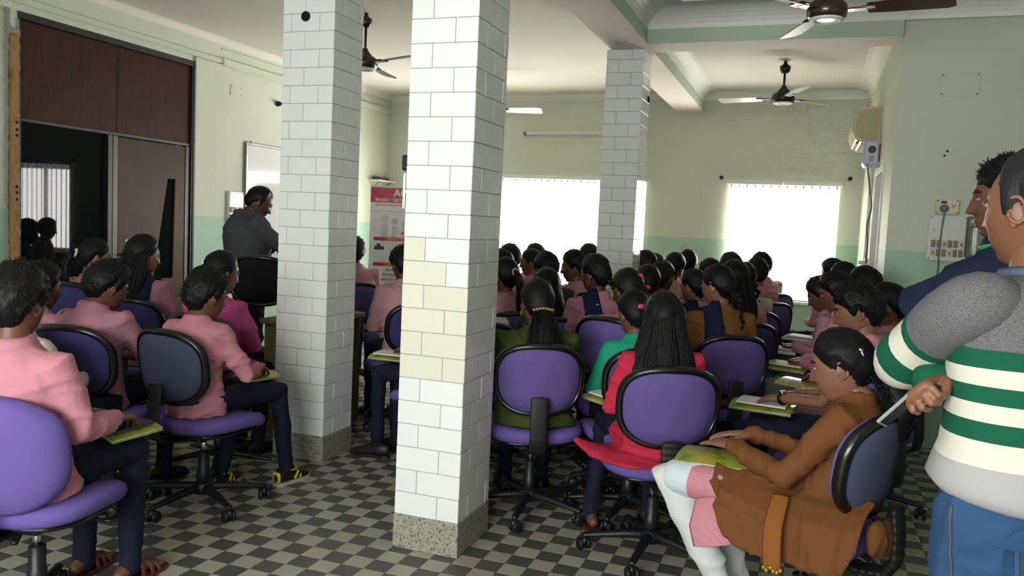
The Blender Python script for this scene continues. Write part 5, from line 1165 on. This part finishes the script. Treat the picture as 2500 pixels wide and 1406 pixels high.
# ---------------- standing man in the striped sweater
DEN = fabric('blue_denim', '#2f4f76', 500, .22); STG = None
t = NT('striped_knit'); at_ = t.n.new('ShaderNodeAttribute'); at_.attribute_name = 'band'; v = t.coord('Object'); fine_ = t.noise(v, 420, 2); hth = t.noise(v, 420, 3)
GRN, WHT, HEA, LGR = '#14573f', '#d3cfc0', '#6f6e70', '#a8a6a6'
stops = [(0, LGR), (.10, WHT), (.20, GRN), (.30, WHT), (.40, GRN), (.50, WHT), (.60, GRN), (.70, HEA)]
c = t.ramp(at_.outputs['Fac'], stops, 'CONSTANT'); c = t.mix(t.math('MULTIPLY', t.math('GREATER_THAN', hth, .55), .30), c, lin('#4a4a4c')) if False else c
hm_ = t.math('MULTIPLY', t.math('GREATER_THAN', at_.outputs['Fac'], .70), t.math('GREATER_THAN', hth, .52)); c = t.mix(t.math('MULTIPLY', hm_, .55), c, lin('#3f3f42')); t.base(c); t.b.inputs['Roughness'].default_value = .9; t.b.inputs['Specular IOR Level'].default_value = .2
t.bump(t.math('ADD', t.noise(v, 22, 3), t.math('MULTIPLY', fine_, .25)), .4, .006); M_stripe = t.m
def band_attr(o, vals):
    a = o.data.attributes.new('band', 'FLOAT', 'POINT'); a.data.foreach_set('value', np.asarray(vals, dtype=np.float32))
ZB = [.88, .986, 1.028, 1.067, 1.105, 1.139, 1.169, 1.208, 1.6]; BB = [0, .10, .20, .30, .40, .50, .60, .70, 1.0]
SM = person('stripes', (2545, 356, 1.70), -42, 'man in grey, green and white striped sweater standing at the right edge', hair='man', top='custom', bottom=DEN, tone='p', standing=True, lod='n', w=1.10, lean=(-3, 5), hyaw=0, hpitch=0, hs=1.04, wrists={-1: (.12, .24, .30), 1: (-.165, .10, .25)}, poles={1: (.5, .6, -.6)}, elbs={-1: (.22, .78, -.57)}, hk='fist', hup={1: (-.6, .5, .6)}, hfwd={1: (-.75, -.25, -.1)}, group=None, hairm=hairmat('greying_hair', '#232225'))
at, s_, w_ = SM['at'], SM['s'], SM['w']
TRS = [(.06, .168, .132), (.072, .176, .142), (.11, .190, .154), (.17, .184, .148), (.27, .172, .135), (.4, .170, .130), (.55, .178, .130), (.7, .186, .128), (.80, .190, .120), (.88, .186, .108), (.94, .150, .096), (.985, .098, .080), (1.02, .068, .068)]
rings = torso_rings(at, TRS, s_, w_, 40, .008); g = wrinkle(loft(rings), .005, 19, 12)
sw = obj('sweater', g, M_stripe, SM['o'], True); band_attr(sw, np.interp(g[0][:, 2], ZB, BB))
for sd in (-1, 1):
    sh, e_, q_ = SM['sh'][sd], SM['el'][sd], SM['wr'][sd]; inn = at(.80)[0]*.45+sh*.55
    P = spline([inn+(0, 0, .01), sh, sh*.5+e_*.5, e_*.94+sh*.06, e_*.8+q_*.2, e_*.4+q_*.6, q_*.97+e_*.03], 5); L = np.concatenate([[0], np.cumsum(np.linalg.norm(np.diff(P, axis=0), axis=1))]); Le = np.linalg.norm(e_-sh)+np.linalg.norm(sh-inn)
    rad = np.interp(L/L[-1], [0, .2, .45, .55, .75, 1], [.058, .064, .062, .062, .054, .044])*s_*1.08
    gt = wrinkle(tube(P, list(rad), 22), .0045, 26, 7+sd); n_ = 22; tv = np.concatenate([[0]*3, L, [L[-1]]*3])/Le
    q = obj('sleeve', gt, M_stripe, sw, True); band_attr(q, np.repeat(np.interp(tv, [0, .40, .58, .58001, .72, .86, .98, 1.1, 1.25, 1.4, 1.55, 1.75, 2.2], [1, .9, .75, .66, .56, .46, .36, .26, .16, .36, .26, .16, .36]), n_))
c1, a1 = at(1.0); ang = np.arange(24)/24*2*PI
obj('collar', loft([c1+np.array((0, .004, h))+np.outer(np.cos(ang)*r, (1, 0, 0))+np.outer(np.sin(ang)*r*1.08, (0, 1, -.12)) for r, h in ((.078, -.02), (.072, .012), (.066, .022), (.061, .012), (.062, -.02))], cap=False), fabric('blue_grey_rib', '#5d6880', 300, .1), sw, True)
jn = [c_ for c_ in SM['o'].children if c_.name.startswith('trousers')][0]; gj = (np.array([v.co[:] for v in jn.data.vertices]), [tuple(p.vertices) for p in jn.data.polygons])
STI = mat('denim_stitch', '#4d4a52', .8)
pk = draped('back_pocket', jn, gj, (-.075, -.10, SM['hz']-.085), (.125, 0, 0), (0, 0, .15), nrm((-.35, -1, 0)), fabric('pocket_denim', '#335580', 500, .15), .003)
for dx in (-.055, .055): draped('stitch_line', jn, gj, (-.075+dx, -.10, SM['hz']-.085), (.004, 0, 0), (0, 0, .14), nrm((-.35, -1, 0)), STI, .0065, 2, 10, .001)
draped('stitch_line', jn, gj, (-.075, -.10, SM['hz']-.045), (.12, 0, 0), (0, 0, .004), nrm((-.35, -1, 0)), STI, .0065, 10, 2, .001)
draped('side_seam', jn, gj, (-.15, -.0, SM['hz']-.28), (0, .006, 0), (0, 0, .6), (-1, 0, 0), STI, .002, 2, 24, .002)
obj('waistband', loft([np.array((0, -.005, SM['hz']+h))+np.outer(np.cos(ang)*.172*s_*w_*k_, (1, 0, 0))+np.outer(np.sin(ang)*.134*s_*w_*k_, (0, 1, 0)) for h, k_ in ((-.045, 1.015), (-.04, 1.03), (.0, 1.02), (.005, 1.0))], cap=False), DEN, jn, True)
wr_ = w2(SM, SM['wr'][1]+np.array((-.085, .0, -.045)))
ph = empty('mobile_phone', tuple(wr_)); tag(ph, 'pale grey phone held under the striped sleeve', 'phone'); ph.rotation_euler = (math.radians(35), math.radians(20), math.radians(60))
obj('case', bbox(-.022, .022, -.004, .004, -.06, .06, .003), mat('phone_case', '#8d9694', .3), ph); obj('screen', box(-.019, .019, -.0048, -.004, -.054, .054), M_black, ph)
# ---------------- man in the navy top behind him
NM = person('navy', (2466, 392, 2.55), -72, 'man in navy top with green trim behind the striped sweater man', hair='boy', top=NAVYH, bottom=BLACKT, tone='m', standing=True, lod='n', w=1.12, lean=(0, 6), hyaw=-8, hpitch=2, wrists={-1: (.12, .22, .28), 1: (-.05, .22, .27)}, poles={-1: (-.5, .7, -.25), 1: (.7, .3, -.5)}, group=None)
M_lime = mat('lime_trim', '#3fae4a', .6, .1, 40)
nt = [c_ for c_ in NM['o'].children if c_.name.startswith('shirt')][0]; gn = (np.array([v.co[:] for v in nt.data.vertices]), [tuple(p.vertices) for p in nt.data.polygons])
for sd in (-1, 1):
    for oy in (.012, -.012): draped('green_trim', nt, gn, (sd*.12*NM['s'], oy, NM['sh'][sd][2]), (.17*NM['s'], 0, 0), (0, .009, 0), (0, 0, 1), M_lime, .007, 14, 2, .003)
    draped('green_trim', nt, gn, NM['sh'][sd]+np.array((sd*.0, .0, -.11)), (0, .012, 0), (0, 0, .16), (sd, 0, 0), M_lime, .007, 2, 10, .003)
cN, aN = NM['at'](1.0); nk_ = .075*NM['s']
obj('green_collar', tube([cN+np.array((math.cos(q_)*nk_, math.sin(q_)*nk_*1.05+.005, .012-.02*max(0, math.sin(q_)))) for q_ in np.linspace(0, 2*PI, 22)], .008, 8), M_lime, NM['o'], True)
# ================================================================== desk, black chair, booklets
dk = empty('desk', (-2.97, 4.62, 0)); tag(dk, 'olive laminate desk standing behind the left pillar', 'desk')
M_desk = woodmat('olive_laminate', '#7d7351', '#8f8460', .4)
obj('top', bbox(-.22, .10, -.40, .36, .73, .76, .004), M_desk, dk); obj('side_panel', bbox(-.2, .08, -.37, -.345, 0, .73, .003), M_desk, dk); obj('side_panel', bbox(-.2, .08, .305, .33, 0, .73, .003), M_desk, dk); obj('back_panel', bbox(-.2, -.18, -.345, .305, .1, .73, .003), M_desk, dk); obj('drawer', bbox(-.16, .07, -.34, -.05, .45, .72, .004), M_desk, dk)
q = ond(655, 660, 5.75)
bc = chair(q[0], q[1], -20, 'purple', 'bar', 'black swivel chair between the desk and the man in grey', 10, False, .25)
for ob in bc.children:
    if ob.name.split('.')[0] in ('seat', 'backrest', 'rear_panel'):
        ob.data = ob.data.copy(); ob.data.materials[0] = BLACKT
# booklets: green and yellow folded covers with white inner pages
def booklet_mat(name, c1, c2, c3):
    t = NT(name); v = t.coord('Object'); n = t.noise(v, 14, 3); t.base(t.ramp(n, [(.35, c1), (.5, c2), (.62, c3)])); t.b.inputs['Roughness'].default_value = .3; t.b.inputs['Coat Weight'].default_value = .3; return t.m
M_bk1 = booklet_mat('green_yellow_cover', '#66782a', '#8f9a34', '#a39242'); M_page = mat('white_pages', '#dedfd8', .6, .03, 10); M_bk2 = booklet_mat('buff_cover', '#8a8440', '#a39a55', '#7d6a3a'); M_cov2 = mat('dark_cover', '#2b2630', .4)
def booklet(p, rz, tilt=0, roll=0, label='', kind=0, w_=.21, l_=.28, note=True):
    b = empty('booklet', tuple(p)); b.rotation_euler = (math.radians(tilt), math.radians(roll), math.radians(rz)); tag(b, label, 'booklet', 'lap booklets')
    n = 10; top = []; x = np.linspace(-w_/2, w_/2, n+1)
    def sheet(z0, th, bend, ww=1, ll=1):
        xs = x*ww; z = z0+bend*(xs/(w_/2))**2*-.02; V = []; F = []
        for zz in (z, z+th):
            for a, c_ in zip(xs, zz): V += [(a, -l_/2*ll, c_), (a, l_/2*ll, c_)]
        m = 2*(n+1)
        for i in range(n):
            a = 2*i; F += [(a, a+1, a+3, a+2), (m+a, m+a+2, m+a+3, m+a+1), (a, a+2, m+a+2, m+a), (a+1, m+a+1, m+a+3, a+3)]
        F += [(0, m, m+1, 1), (2*n, 2*n+1, m+2*n+1, m+2*n)]; return np.array(V, float), F
    obj('cover', sheet(0, .004, 1.0), (M_bk1, M_bk2, M_page)[kind], b); obj('pages', sheet(.0045, .005, 1.0, .96, .97), M_page, b)
    obj('front_cover', sheet(.010, .0015, 1.0), (M_bk1, M_bk2, M_page)[kind], b)
    if note: obj('notebook', sheet(.014, .008, .4, .8, .8), M_page if note == 1 else M_cov2, b)
    return b
def lapbook(key, label, dx=0, dy=0, rz=0, dz=0, **k):
    e = PEOPLE[key]; zt = e['hz']+.092*e['s'] if 'dz0' not in k else k.pop('dz0')
    p = w2(e, (dx, e['kn'][1][1]*.72+dy, .515+.088*e['s']+.014+dz)); return booklet(p, -e['phi']+rz, label=label, **k)
lapbook('L1', 'green and yellow booklet under a dark notebook on the nearest left boy lap', .10, .04, -10, .0, note=2, w_=.17, l_=.23)
lapbook('L6', 'green booklet on the lap of the boy in yellow sneakers', .06, .06, -12, .0, note=False, w_=.15, l_=.2)
lapbook('M3', 'green booklet on the lap of the hidden student behind the front pillar', 0, .06, 10, .01)
lapbook('Red', 'green booklet on the lap of the crimson cardigan girl', -.12, .10, 30, .02)
lapbook('B', 'open green booklet with white pages on the brown cardigan girl lap', -.03, .0, 8, .02, roll=-3, tilt=-3, w_=.2, l_=.27, note=False)
lapbook('R29', 'green booklet with white notebook on the lap of the boy with the watch', -.03, .08, 5, .02)
lapbook('R30', 'buff booklet on the lap of the girl with the white hair band', -.02, .08, -14, .02, kind=1, note=False)
lapbook('R28', 'white paged booklet third along the right column', 0, .06, -6, .02)
lapbook('R28b', 'bright white booklet catching the far window light', 0, .08, 4, .03, kind=2)
lapbook('R26', 'white booklet on a lap at the right edge of the far window', 0, .08, 6, .02, kind=2)
bpy.data.scenes.remove(TMP)
